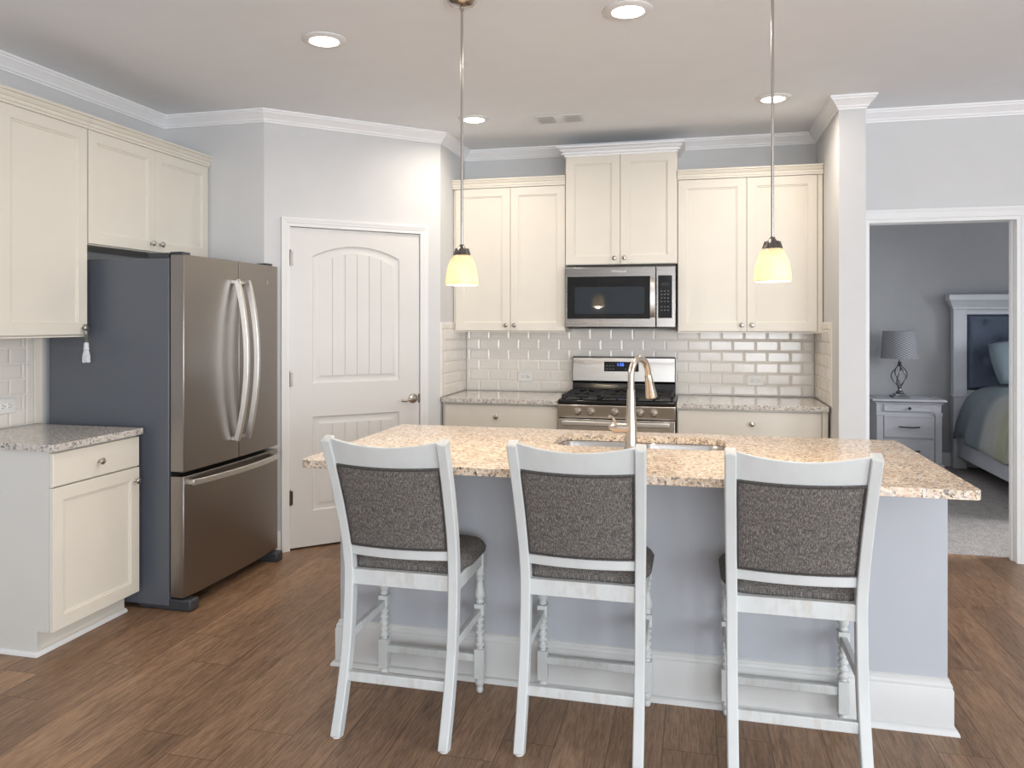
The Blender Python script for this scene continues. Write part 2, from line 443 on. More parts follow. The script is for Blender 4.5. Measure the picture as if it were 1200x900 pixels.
MB().box(XL-.12, XR+.12, YN-.12, -.405, -.06, 0).box(XL-.12, 2.667, -.405, .12, -.06, 0).build('floor', 'wood_floor', kind='structure', smooth=0)
MB().box(2.667, XR+.12, -.405, YB+.1, -.06, .002).build('floor_bedroom', 'carpet', kind='structure', smooth=0)
MB().box(XL-.12, XR+.12, YN-.12, YB+.1, ZC, ZC+.08).build('ceiling', 'ceiling_paint', kind='structure', smooth=0)
MB().box(XL-.12, XL, YN, PY+.1, 0, ZC).build('wall_left', 'wall_paint', kind='structure', smooth=0)
MB().box(XL, PX, PY, PY+.1, 0, ZC).build('wall_pantry', 'wall_paint', kind='structure', smooth=0)
m = MB()
for s0, s1, z0 in ((0, SD0-.012, 0), (SD1+.012, DL, 0), (SD0-.012, SD1+.012, ZDT+.012)):
    m.prism([dg(s0), dg(s1), dg(s1, -.11), dg(s0, -.11)], z0, ZC)
m.build('wall_diagonal', 'wall_paint', kind='structure', smooth=0)
MB().box(-.10, 0, SY+.0, .12, 0, ZC).build('wall_side', 'wall_paint', kind='structure', smooth=0)
wall_back = MB().box(0, W, 0, .12, 0, ZC).build('wall_back', 'wall_paint', kind='structure', smooth=0)
MB().box(W, W+PT, SR, .12, 0, ZC).build('wall_partition', 'wall_paint', kind='structure', smooth=0)
X0D, X1D, ZD = 2.757, 3.566, 2.046
MB().box(W+PT, X0D-.018, YD, YD+.115, 0, ZC).box(X1D+.018, XR, YD, YD+.115, 0, ZC).box(X0D-.018, X1D+.018, YD, YD+.115, ZD+.018, ZC).build('wall_right', 'wall_paint', kind='structure', smooth=0)
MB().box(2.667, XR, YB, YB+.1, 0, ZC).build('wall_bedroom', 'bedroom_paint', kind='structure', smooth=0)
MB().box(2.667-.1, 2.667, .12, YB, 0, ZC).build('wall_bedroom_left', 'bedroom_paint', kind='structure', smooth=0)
# bedroom east wall with a window, living room east wall with a window added for more light
m = MB()
WE = [(-6.8, -4.4, .4, 2.35), (-.1, 1.1, .85, 2.2)]
ys = [YN, -6.8, -4.4, -.1, 1.1, YB]
for i in range(5):
    y0, y1 = ys[i], ys[i+1]
    if i == 1: m.box(XR, XR+.12, y0, y1, 0, .4).box(XR, XR+.12, y0, y1, 2.35, ZC)
    elif i == 3: m.box(XR, XR+.12, y0, y1, 0, .85).box(XR, XR+.12, y0, y1, 2.2, ZC)
    else: m.box(XR, XR+.12, y0, y1, 0, ZC)
m.build('wall_east', 'wall_paint', kind='structure', smooth=0)
m = MB(); xs = [XL-.12, 1.75, 3.75, 4.15, 6.15, XR+.12]
for i in range(5):
    if i % 2: m.box(xs[i], xs[i+1], YN-.12, YN, 0, .4).box(xs[i], xs[i+1], YN-.12, YN, 2.3, ZC)
    else: m.box(xs[i], xs[i+1], YN-.12, YN, 0, ZC)
m.build('wall_front', 'wall_paint', kind='structure', smooth=0)
def window(k, a0, a1, z0, z1, fixed, axis):
    m = MB()
    def b(p0, p1, q0, q1):
        if axis == 'x': m.box(p0, p1, fixed, fixed+.05, q0, q1)
        else: m.box(fixed, fixed+.05, p0, p1, q0, q1)
    for p0, p1, q0, q1 in ((a0, a0+.05, z0, z1), (a1-.05, a1, z0, z1), (a0+.05, a1-.05, z0, z0+.05), (a0+.05, a1-.05, z1-.05, z1), (a0+.05, a1-.05, (z0+z1)/2-.02, (z0+z1)/2+.02)): b(p0, p1, q0, q1)
    m.build('window_%d' % k, 'trim_paint', kind='structure', smooth=0)
for k, a in enumerate((1.75, 4.15)): window(k+1, a, a+2.0, .4, 2.3, YN-.1, 'x')
window(3, -6.8, -4.4, .4, 2.35, XR+.05, 'y'); window(4, -.1, 1.1, .85, 2.2, XR+.05, 'y')  # the living-room one is added to frame the side fill

# crown moulding around the kitchen
CP = [(0, 2.668), (.006, 2.668), (.007, 2.676), (.014, 2.681), (.017, 2.690), (.028, 2.703), (.040, 2.717), (.046, 2.722), (.048, 2.729), (.055, 2.732), (.055, ZC), (0, ZC)]
MB().trim([(XL, YN), (XL, PY), (PX, PY), (0, SY), (0, 0), (W, 0), (W, SR), (W+PT, SR), (W+PT, YD), (XR, YD), (XR, YN), (XL, YN)], CP).build('trim_crown', 'crown_paint', kind='structure', smooth=20)
BP = [(0, 0), (.028, 0), (.028, .006), (.020, .018), (.014, .020), (.014, .112), (.009, .122), (.009, .128), (.004, .134), (0, .134)]
MB().trim([(PX-.10, PY), (PX, PY), dg(SD0-.06)], BP).trim([dg(SD1+.055), (0, SY)], BP).build('baseboard_pantry', 'trim_paint', kind='structure')
MB().trim([(W, -.67), (W, SR), (W+PT, SR), (W+PT, YD), (X0D-.07, YD)], BP).trim([(X1D+.09, YD), (XR, YD)], BP).build('baseboard_right', 'trim_paint', kind='structure')
MB().trim([(2.667, YB), (XR, YB)], BP).build('baseboard_bedroom', 'trim_paint', kind='structure')

# casings (mitred frames with a stepped profile)
def casing(m, a0, a1, zt, wdt, y, outer=1):
    """in local frame: opening a0..a1 up to zt, wall face y, facing -y"""
    prof = [(0, 0), (0, .010), (.012, .012), (.02, .012), (.024, .015), (wdt-.02, .016), (wdt-.014, .020), (wdt, .020), (wdt, 0)]
    rings = []
    for (x, z, mx, mz) in ((a0, 0, -1, 0), (a0, zt, -1, 1), (a1, zt, 1, 1), (a1, 0, 1, 0)):
        rings.append([m.v((x+mx*o, y-d, z+mz*o)) for o, d in prof])
    for a, b in zip(rings, rings[1:]): m.ring(a, b)
    m.f(rings[0][::-1]); m.f(rings[-1])
TP = T_(PX, PY, 0, DANG)          # frame of the angled pantry wall: x along, -y into the room
m = MB(TP); casing(m, SD0, SD1, ZDT, .056, 0)
m.box(SD0-.012, SD0, 0, .11, 0, ZDT).box(SD1, SD1+.012, 0, .11, 0, ZDT).box(SD0-.012, SD1+.012, 0, .11, ZDT, ZDT+.012)
m.build('trim_1', 'trim_paint', kind='structure', bevel=.0015)
m = MB(); casing(m, X0D, X1D, ZD, .082, YD)
m.box(X0D-.018, X0D, YD, YD+.115, 0, ZD).box(X1D, X1D+.018, YD, YD+.115, 0, ZD).box(X0D-.018, X1D+.018, YD, YD+.115, ZD, ZD+.018)
m.box(X0D, X0D+.012, YD+.045, YD+.075, 0, ZD).box(X1D-.012, X1D, YD+.045, YD+.075, 0, ZD)
casing2 = m.build('trim_2', 'trim_paint', kind='structure', bevel=.0015)
m = MB(); m.box(X0D, X0D+.002, YD+.012, YD+.040, 1.03, 1.12); m.build('strike_plate', 'nickel', casing2)
m = MB(); m.box(X0D, X0D+.003, YD+.082, YD+.112, 1.74, 1.83).box(X0D, X0D+.003, YD+.082, YD+.112, .2, .29); m.build('hinge_leaf', 'nickel', casing2)

# ------------------------------------------------------------------ pantry door
pd_c = dg((SD0+SD1)/2)
def pantry_door():
    t = thing('door_1', 'x', 'door', (pd_c[0], pd_c[1], 0)); del t['label']; del t['category']; t['kind'] = 'structure'
    a0, a1, z0, z1, yf = SD0+.003, SD1-.003, .012, ZDT-.003, .006
    m = MB(TP)
    def arch(i, x0, x1, zb, zs, rise, y, n=14):
        x0 += i; x1 -= i; zb += i; zs -= i; out = [(x0, zb), (x1, zb)]
        hw = (x1-x0)/2; cx = (x0+x1)/2
        if rise > 0:
            rad = (hw*hw+rise*rise)/(2*rise)
            top = lambda x: zs+rise-rad+sqrt(max(0, rad*rad-(x-cx)**2))
        else: top = lambda x: zs
        for k in range(n+1): x = x1+(x0-x1)*k/n; out.append((x, top(x)))
        return out, top
    panels = [(.306, .902, 1.045, 1.856, .072), (.306, .902, .235, .832, 0)]
    outer = [(a0, z0), (a1, z0), (a1, z1), (a0, z1)]
    loops = [arch(0, *p, 0)[0] for p in panels]
    # front sheet with two openings
    b = bmesh.new(); ed = []
    for lp in [outer]+loops:
        vs = [b.verts.new((x, z, 0)) for x, z in lp]
        for i in range(len(vs)): ed.append(b.edges.new((vs[i], vs[(i+1) % len(vs)])))
    bmesh.ops.triangle_fill(b, use_beauty=True, edges=ed)
    mp = {v: m.v((v.co.x, yf, v.co.y)) for v in b.verts}
    for f in b.faces: m.f([mp[v] for v in f.verts])
    b.free()
    for p in panels:
        prev = [m.v((x, yf, z)) for x, z in arch(0, *p, 0)[0]]
        for i, d in ((.006, .008), (.012, .010), (.030, .010), (.048, .003)):
            cur = [m.v((x, yf+d, z)) for x, z in arch(i, *p, 0)[0]]
            m.ring(prev, cur); prev = cur
        x0, x1, zb = p[0]+.048, p[1]-.048, p[2]+.048; top = arch(.048, *p, 0)[1]
        xs = [(x0, 0)]; N = 6
        for k in range(1, N):
            g = x0+(x1-x0)*k/N; xs += [(g-.003, 0), (g, .005), (g+.003, 0)]
        xs.append((x1, 0)); fine = []
        for (xa, da), (xb, db) in zip(xs, xs[1:]):
            n = 4 if xb-xa > .02 else 1
            for k in range(n): fine.append((xa+(xb-xa)*k/n, da+(db-da)*k/n))
        fine.append(xs[-1])
        lo = [m.v((x, yf+.003+d, zb)) for x, d in fine]; hi = [m.v((x, yf+.003+d, top(x))) for x, d in fine]
        m.ring(lo, hi, closed=False)
    # edges and back
    A = [m.v(p) for p in ((a0, yf, z0), (a1, yf, z0), (a1, yf, z1), (a0, yf, z1))]; B = [m.v(p) for p in ((a0, yf+.035, z0), (a1, yf+.035, z0), (a1, yf+.035, z1), (a0, yf+.035, z1))]
    m.ring(A, B); m.f(B)
    m.build('door_slab', 'door_paint', t, smooth=25)
    for z in (.33, 1.074, 1.834):
        h = MB(TP); h.lathe([(.006, z-.045), (.006, z+.045)], (SD0+.001, -.008, 0), 10).lathe([(.0, z+.045), (.008, z+.047), (.004, z+.054), (0, z+.058)], (SD0+.001, -.008, 0), 10)
        h.box(SD0-.003, SD0+.02, -.002, .005, z-.044, z+.044); h.build('hinge', 'dark_nickel', t)
    h = MB(TP); c = (1.0, yf, .917)
    h.lathe([(.033, 0), (.033, -.006), (.028, -.012), (.013, -.016), (.012, -.045), (0, -.05)], c, 24, 'y')
    h.tube(cr([(c[0], yf-.043, .917), (c[0]-.03, yf-.05, .915), (c[0]-.07, yf-.048, .905), (c[0]-.10, yf-.045, .908)], 5), .008, 10)
    h.build('lever_handle', 'nickel', t)
    h = MB(TP); h.box(SD1-.012, SD1+.001, yf-.004, yf+.001, .885, .945); h.build('latch_plate', 'dark_nickel', t)
    MB(TP).box(SD0-.01, SD1+.01, .06, .10, 0.0, ZDT).build('jamb_backing', 'dark_hall', t)
pantry_door()

# ------------------------------------------------------------------ tile backsplash (bevelled subway tile)
def tiles(Mx, a0, a1, z0, rows, name, parent=None, cap=0, edge=None):
    """tile field on plane y=0 of frame Mx facing -y; part of the wall"""
    TW, TH, G = .1524, .0762, .002
    g = MB(Mx); g.box(a0, a1, -.006, 0, z0, z0+rows*(TH+G)+cap); gr = g.build(name, 'grout', parent, kind='structure' if parent is None else None, smooth=0)
    m = MB(Mx)
    def tile(x0, x1, q0, q1):
        if x1-x0 < .012 or q1-q0 < .012: return
        def rc(i, y): return [m.v(p) for p in ((x0+i, y, q0+i), (x1-i, y, q0+i), (x1-i, y, q1-i), (x0+i, y, q1-i))]
        a = rc(0, -.005); b = rc(0, -.0085); c = rc(.010, -.0112); m.ring(a, b); m.ring(b, c); m.f(c)
    lo, hi = a0, a1
    if edge == 'hi': hi = a1-.05
    if edge == 'lo': lo = a0+.05
    for r in range(rows):
        q0 = z0+r*(TH+G); x = lo-(r % 2)*(TW+G)/2-.05
        while x < hi:
            tile(max(x, lo+.001), min(x+TW, hi-.001), q0+.001, q0+TH); x += TW+G
    zt = z0+rows*(TH+G)
    if edge:
        e0, e1 = (hi, a1) if edge == 'hi' else (a0, lo); q = z0
        while q < zt+cap-.03: tile(e0+.002, e1-.001, q+.001, min(q+TW, zt+cap)); q += TW+G
    if cap:
        x = lo
        while x < hi: tile(x+.001, min(x+TW, hi-.001), zt+.001, zt+cap); x += TW+G
    m.build('tile_field', 'tile', gr, smooth=0)
tiles(T_(0, 0, 0), 0.014, W-.014, .916, 6, 'backsplash_back', wall_back)
ws = bpy.data.objects['wall_side']; wp = bpy.data.objects['wall_partition']; wl = bpy.data.objects['wall_left']
tiles(T_(0, 0, 0, pi/2), SY+.004, -.0, .916, 6, 'backsplash_side', ws, cap=.048, edge='lo')
tiles(T_(W, 0, 0, -pi/2), 0, .655, .916, 6, 'backsplash_side', wp, cap=.048, edge='hi')
tiles(T_(XL, 0, 0, pi/2), -3.05, -2.487, .916, 6, 'backsplash_side', wl, cap=0, edge='hi')
MB().box(XL, XL+.016, -2.486, -2.438, .916, 1.364).build('lit_wall_strip', 'cabinet_paint', wl, bevel=.002)  # cream strip imitates warm light on the bare wall paint; no trim piece here

# ------------------------------------------------------------------ cabinets
def knob(parent, Mx, x, yf, z, mat='nickel'):
    m = MB(Mx)
    m.lathe([(.008, 0), (.008, -.002), (.0055, -.004), (.005, -.012), (.011, -.017), (.0155, -.022), (.0155, -.026), (.011, -.0305), (0, -.032)], (x, yf, z), 16, 'y')
    return m.build('knob', mat, parent)
def add_door(parent, Mx, x0, x1, z0, z1, yf, kx=None, kz=None, **kw):
    m = MB(Mx); m.door(x0, x1, z0, z1, yf, **kw); d = m.build('door', 'cabinet_paint', parent, smooth=0)
    if kx is not None: knob(d, Mx, kx, yf, kz)
    return d
def add_drawer(parent, Mx, x0, x1, z0, z1, yf, kx, kz):
    m = MB(Mx); m.slab(x0, x1, z0, z1, yf); d = m.build('drawer', 'cabinet_paint', parent, smooth=0)
    knob(d, Mx, kx, yf, kz); return d
def cab_crown(parent, Mx, path, zb, zt, out, name='crown', mat='cabinet_paint'):
    h = zt-zb
    prof = [(-.012, zb-.0), (.004, zb), (.004, zb+h*.18), (out*.40, zb+h*.22), (out*.45, zb+h*.36), (out*.22, zb+h*.40), (out*.22, zb+h*.46), (out*.5, zb+h*.52), (out*.8, zb+h*.70), (out*.55, zb+h*.74), (out*.55, zb+h*.78), (out*.85, zb+h*.82), (out, zb+h*.86), (out, zt), (-.012, zt)]
    m = MB(Mx); m.trim(path, prof); return m.build(name, mat, parent, smooth=20)

I = T_()
# back wall, left of the range
t = thing('upper_cabinet', 'tall cream upper cabinet left of the microwave, beside the angled pantry wall', 'cabinet', (.41, -.16, 1.365), 'wall cabinets on the back wall')
MB().box(.003, .828, -.31, -.003, 1.368, 2.40).build('body', 'cabinet_paint', t, bevel=.001)
MB().box(.003, .828, -.325, -.02, 1.362, 1.368).build('bottom_rail', 'cabinet_paint', t)
add_door(t, I, .022, .4295, 1.374, 2.396, -.331, .401, 1.412)
add_door(t, I, .4325, .826, 1.374, 2.396, -.331, .463, 1.412)
cab_crown(t, I, [(.828, -.333), (.002, -.333)][::-1], 2.40, 2.464, .02)
# above the microwave
t = thing('upper_cabinet', 'short raised cream cabinet directly above the microwave', 'cabinet', (1.212, -.16, 1.83), 'wall cabinets on the back wall')
MB().box(.8295, 1.5945, -.33, -.003, 1.832, 2.60).build('body', 'cabinet_paint', t, bevel=.001)
add_door(t, I, .836, 1.2105, 1.836, 2.592, -.351, 1.173, 1.876)
add_door(t, I, 1.2135, 1.588, 1.836, 2.592, -.351, 1.242, 1.876)
cab_crown(t, I, [(.8295, -.08), (.8295, -.353), (1.5945, -.353), (1.5945, -.08)], 2.588, 2.655, .05, 'crown', 'crown_paint')
# right of the range
t = thing('upper_cabinet', 'widest cream upper cabinet right of the microwave, against the partition wall', 'cabinet', (2.06, -.16, 1.365), 'wall cabinets on the back wall')
MB().box(1.596, 2.518, -.31, -.003, 1.368, 2.40).build('body', 'cabinet_paint', t, bevel=.001)
MB().box(1.596, 2.518, -.325, -.02, 1.362, 1.368).build('bottom_rail', 'cabinet_paint', t)
add_door(t, I, 1.600, 2.0435, 1.374, 2.396, -.331, 2.012, 1.415)
add_door(t, I, 2.0465, 2.484, 1.374, 2.396, -.331, 2.078, 1.415)
MB().box(2.488, 2.518, -.327, -.31, 1.368, 2.40).build('filler_strip', 'cabinet_paint', t, bevel=.001)
cab_crown(t, I, [(1.596, -.333), (2.520, -.333)], 2.40, 2.464, .02)

def base_box(t, x0, x1, Mx=I, depth=.59):
    MB(Mx).box(x0, x1, -depth, -.016, .10, .882).build('body', 'cabinet_paint', t, bevel=.001)
    MB(Mx).box(x0, x1, -depth+.06, -.016, 0, .10).build('toe_kick', 'cabinet_paint', t)
t = thing('base_cabinet', 'cream base cabinet with one wide drawer left of the range', 'cabinet', (.41, -.3, 0), 'base cabinets on the back wall')
base_box(t, .012, .826)
add_drawer(t, I, .03, .822, .715, .868, -.611, .40, .79)
add_door(t, I, .03, .4245, .112, .705, -.611, .39, .66); add_door(t, I, .4275, .822, .112, .705, -.611, .46, .66)
t = thing('base_cabinet', 'cream base cabinet with one wide drawer right of the range', 'cabinet', (2.05, -.3, 0), 'base cabinets on the back wall')
base_box(t, 1.596, 2.508)
add_drawer(t, I, 1.602, 2.470, .715, .868, -.611, 2.06, .792)
add_door(t, I, 1.602, 2.0345, .112, .705, -.611, 2.0, .66); add_door(t, I, 2.0375, 2.470, .112, .705, -.611, 2.07, .66)
MB().box(2.474, 2.508, -.605, -.59, .10, .882).build('filler_strip', 'cabinet_paint', t)
tag(MB().prism(rrect(.0145, .826, -.645, -.0145, .002, 1), .884, .914).build('countertop', 'granite_grey', bevel=.004, seg=2), 'speckled granite countertop left of the range', 'countertop', 'perimeter granite countertops')
tag(MB().prism(rrect(1.596, 2.508, -.645, -.0145, .002, 1), .884, .914).build('countertop', 'granite_grey', bevel=.004, seg=2), 'speckled granite countertop right of the range', 'countertop', 'perimeter granite countertops')

# left wall cabinets; local frame: x = world Y, -y = world +X
TL = T_(XL, 0, 0, pi/2)
t = thing('upper_cabinet', 'tall single-door cream upper cabinet over the left counter, tassel on its knob', 'cabinet', (XL+.16, -2.75, 1.365), 'wall cabinets on the left wall')
MB(TL).box(-3.005, -2.482, -.31, -.003, 1.368, 2.40).build('body', 'cabinet_paint', t, bevel=.001)
MB(TL).box(-3.005, -2.482, -.326, -.02, 1.362, 1.368).build('bottom_rail', 'cabinet_paint', t)
add_door(t, TL, -3.002, -2.485, 1.374, 2.404, -.331, -2.517, 1.407)
cab_crown(t, TL, [(-3.005, -.02), (-3.005, -.333), (-2.481, -.333)], 2.405, 2.472, .024)
t = thing('upper_cabinet', 'short two-door cream cabinet above the refrigerator', 'cabinet', (XL+.16, -1.97, 1.83), 'wall cabinets on the left wall')
MB(TL).box(-2.480, -1.462, -.31, -.003, 1.826, 2.40).build('body', 'cabinet_paint', t, bevel=.001)
add_door(t, TL, -2.474, -1.9715, 1.832, 2.404, -.331, -2.008, 1.876)
add_door(t, TL, -1.9685, -1.468, 1.832, 2.404, -.331, -1.930, 1.876)
cab_crown(t, TL, [(-2.4795, -.333), (-1.462, -.333), (-1.462, -.02)], 2.405, 2.472, .024)
t = thing('base_cabinet', 'cream base cabinet with drawer above single door, left of the refrigerator', 'cabinet', (XL+.3, -2.75, 0))
MB(TL).box(-3.022, -2.476, -.608, -.016, .105, .882).box(-3.022, -3.004, -.545, -.016, 0, .105).build('body', 'cool_lit_cabinet_paint', t, bevel=.001)
MB(TL).box(-3.003, -2.476, -.540, -.2, 0, .105).build('toe_kick', 'cabinet_paint', t)
m = MB(TL); m.trim([(-3.022, -.1), (-3.022, -.5451), (-2.477, -.5451)], [(0, 0), (.016, 0), (.014, .010), (.008, .016), (0, .018)]); m.build('shoe_moulding', 'trim_paint', t)
add_drawer(t, TL, -3.020, -2.479, .728, .872, -.630, -2.755, .797)
add_door(t, TL, -3.020, -2.479, .108, .722, -.630, -2.512, .660)
tag(MB().prism(rrect(XL+.0145, XL+.652, -3.045, -2.478, .002, 1), .884, .914).build('countertop', 'granite_grey', bevel=.004, seg=2), 'small speckled granite countertop between the left edge and refrigerator', 'countertop', 'perimeter granite countertops')

# tassel on the knob
kx, ky, kz = XL+.331+.030, -2.517, 1.407
t = thing('tassel', 'white tassel hanging by a loop from an upper cabinet knob', 'tassel', (kx, ky, kz-.16))
m = MB(); 
m.tube([(kx-.012, ky-.013, kz-.002), (kx-.010, ky-.008, kz-.045), (kx-.008, ky, kz-.075)], .0028, 6).tube([(kx-.012, ky+.013, kz-.002), (kx-.010, ky+.008, kz-.045), (kx-.008, ky, kz-.075)], .0028, 6)
m.tube([(kx-.012, ky-.013, kz-.002), (kx-.013, ky-.010, kz+.012), (kx-.013, ky, kz+.0165), (kx-.013, ky+.010, kz+.012), (kx-.012, ky+.013, kz-.002)], .0028, 6)
for k in range(3): m.lathe([(0, kz-.045-k*.012+.007), (.008, kz-.045-k*.012), (0, kz-.045-k*.012-.007)], (kx-.008+.004*k*0, ky+(k-1)*.004, 0), 8)
m.build('hanging_loop', 'cord_thread', t)
m = MB(); m.lathe([(.004, kz-.072), (.011, kz-.076), (.012, kz-.098), (.0145, kz-.106), (.012, kz-.110)], (kx-.008, ky, 0), 14); m.build('head', 'tassel_thread', t)
m = MB()
for k in range(22):
    a = 2*pi*k/22+random.random()*.2; r0, r1 = .008, .014+random.random()*.003
    m.tube([(kx-.008+r0*cos(a), ky+r0*sin(a), kz-.108), (kx-.008+r1*cos(a), ky+r1*sin(a), kz-.140), (kx-.008+r1*1.05*cos(a), ky+r1*1.05*sin(a), kz-.170-random.random()*.004)], .0028, 5)
m.lathe([(.009, kz-.110), (.012, kz-.165)], (kx-.008, ky, 0), 10)
m.build('skirt', 'tassel_thread', t)

# ------------------------------------------------------------------ outlets
def outlet(Mx, x, z, label, group='horizontal outlet plates'):
    c = Mx @ Vector((x, -.0135, z)); t = thing('wall_outlet', label, 'outlet', c, group)
    MB(Mx).slab(x-.058, x+.058, z-.037, z+.037, -.0195, .006).build('plate', 'white_plastic', t, smooth=0)
    for k in (-1, 1):
        MB(Mx).slab(x+k*.020-.017, x+k*.020+.017, z-.0145, z+.0145, -.0215, .0025).build('receptacle', 'white_plastic', t, smooth=0)
        MB(Mx).box(x+k*.02-.007, x+k*.02+.002, -.0222, -.0214, z-.009, z-.0065).box(x+k*.02-.007, x+k*.02+.002, -.0222, -.0214, z+.005, z+.0075).lathe([(.0026, -.0222), (.0026, -.0214)], (x+k*.02+.009, 0, z-.001), 8, 'y').build('slots', 'slot_dark', t, smooth=0)
outlet(I, .474, 1.027, 'white outlet plate on the backsplash left of the range')
outlet(I, 2.122, 1.026, 'white outlet plate on the backsplash right of the range')
outlet(TL, -2.665, 1.024, 'white outlet plate on the left wall tile')

# ------------------------------------------------------------------ refrigerator (faces +X)
fy0, fy1 = -2.415, -1.503
t = thing('refrigerator', 'stainless french-door refrigerator with bottom freezer and dark grey side', 'refrigerator', (XL+.44, (fy0+fy1)/2, 0))
xb, xf = XL+.035, XL+.75
MB().box(xb, xf, fy0, fy1, .02, 1.755).build('body', 'fridge_side', t, bevel=.006)
MB().box(xf, xf+.008, fy0+.01, fy1-.01, .09, 1.75).build('gasket', 'gasket', t)
TF = T_(0, 0, 0, pi/2)   # local x=world Y, local y = -world X
DX0, DX1 = xf+.008, XL+.848
def fdoor(name, a0, a1, z0, z1):
    m = MB(TF)
    # gently crowned front, rounded vertical edges
    n = 14; mid = (fy0+fy1)/2; pts = []
    def fx(a): return DX1-.012*((a-mid)/((fy1-fy0)/2))**2
    for i in range(n+1):
        a = a0+(a1-a0)*i/n; x = fx(a)
        if i == 0: pts += [(a0, -(fx(a0)-.008)), (a0+.002, -(fx(a0)-.002))]
        elif i == n: pts += [(a1-.002, -(fx(a1)-.002)), (a1, -(fx(a1)-.008))]
        else: pts.append((a, -x))
    pts = [(a0, -DX0)] + pts + [(a1, -DX0)]
    m.prism(pts, z0, z1); return m.build(name, 'fridge_steel', t, bevel=.003)
ymid = -1.945
d1 = fdoor('door', fy0, ymid-.0025, .690, 1.770)
d2 = fdoor('door', ymid+.0025, fy1, .690, 1.770)
d3 = fdoor('freezer_drawer', fy0, fy1, .065, .668)
def bow(path, w, th): 
    return [( -w/2, -th/2), (w/2, -th/2), (w/2, th/2), (-w/2, th/2)]
def vhandle(par, a, z0, z1):
    pts = []; n = 16
    for i in range(n+1):
        u = i/n; z = z0+(z1-z0)*u; off = .020+.062*sin(pi*u)**.8
        pts.append((DX1+off, a, z))
    m = MB(); m.sweep(pts, bow(pts, .024, .030), frame=(0, 1, 0))
    m.box(DX1-.004, DX1+.026, a-.011, a+.011, z0+.0, z0+.022).box(DX1-.004, DX1+.026, a-.011, a+.011, z1-.022, z1)
    m.build('door_handle', 'steel_bright', par, bevel=.003)
vhandle(d1, -2.000, .79, 1.665); vhandle(d2, -1.895, .79, 1.665)
pts = []; n = 20
for i in range(n+1):
    u = i/n; a = fy0+.035+(fy1-fy0-.07)*u; pts.append((DX1+.018+.045*sin(pi*u)**.7-.006, a, .635))
m = MB(); m.sweep(pts, [(-.015, -.007), (.015, -.007), (.015, .007), (-.015, .007)], frame=(0, 0, 1))
m.box(DX1-.016, DX1+.014, fy0+.035, fy0+.06, .623, .647).box(DX1-.016, DX1+.014, fy1-.06, fy1-.035, .623, .647)
m.build('drawer_handle', 'steel_bright', d3, bevel=.003)
for a0, a1 in ((fy0+.01, fy0+.10), (fy1-.10, fy1-.01)):
    MB().box(xf-.13, xf-.01, a0, a1, 1.755, 1.782).box(xf-.01, xf+.06, a0+.01, a1-.01, 1.771, 1.787).build('hinge_cover', 'fridge_dark', t, bevel=.004)
for a0, a1 in ((fy0+.002, fy0+.075), (fy1-.075, fy1-.002)):
    MB().box(xf-.18, DX1+.022, a0, a1, 0, .056).build('foot', 'fridge_dark', t, bevel=.008)
MB().box(xf-.05, xf, fy0+.076, fy1-.076, .02, .09).build('base_grille', 'gasket', t)
MB().box(xb+.05, xb+.15, fy0+.02, fy1-.02, 0, .02).build('rear_rollers', 'gasket', t)
# small metal emblem on the right door
m = MB(); yy, zz = -1.645, 1.668
m.lathe([(.016, 0), (.016, .0015)], (DX1-.0075, yy, zz), 20, 'x'); m.build('emblem', 'steel_bright', d2)

# ------------------------------------------------------------------ microwave
t = thing('microwave', 'stainless over-the-range microwave with dark window and black keypad', 'microwave', (1.2085, -.2, 1.395), None)
mx0, mx1, mz0, mz1, my = .834, 1.586, 1.396, 1.812, -.400
MB().box(mx0, mx1, my+.03, -.014, mz0+.006, mz1+.010).build('case', 'fridge_dark', t, bevel=.003)
MB().box(mx0+.02, mx1-.02, my+.05, -.08, mz0-.006, mz0+.006).build('underside_vent', 'black_plastic', t)
dm = MB().box(mx0, 1.454, my, my+.030, mz0+.004, mz1).build('door', 'steel_dark', t, bevel=.004)
cp_ = MB().box(1.457, mx1, my, my+.030, mz0+.004, mz1).build('control_panel', 'steel_dark', t, bevel=.004)
MB().box(.853, 1.418, my-.003, my+.0, 1.458, 1.748).build('window_frame', 'black_glass', dm, bevel=.002)
MB().box(.905, 1.378, my-.004, my-.003, 1.492, 1.676).build('window', 'window_glass_dark', dm)
m = MB(); hp = [(1.434, my-.012-.026*sin(pi*k/12)**.6, 1.468+.268*k/12) for k in range(13)]
m.sweep(hp, [(-.016, -.006), (.016, -.006), (.016, .006), (-.016, .006)], frame=(1, 0, 0)).box(1.422, 1.446, my-.014, my, 1.468, 1.486).box(1.422, 1.446, my-.014, my, 1.718, 1.736)
m.build('handle', 'steel_bright', dm, bevel=.002)
kp = MB().box(1.470, 1.562, my-.003, my, 1.462, 1.750).build('keypad', 'black_glass', cp_, bevel=.0015)
for r in range(6):
    for c in range(3):
        x = 1.489+c*.0215; z = 1.642-r*.0235-(.012 if r > 3 else 0); MB().box(x, x+.009, my-.0036, my-.003, z, z+.005).build('key', 'grey_print', cp_, smooth=0)
MB().box(1.489, 1.540, my-.0036, my-.003, 1.682, 1.702).build('clock_display', 'window_glass_dark', cp_, smooth=0)
text_mesh('Whirlpool', .024, (1.207, my-.0006, 1.782), 'logo', 'white_print', dm)

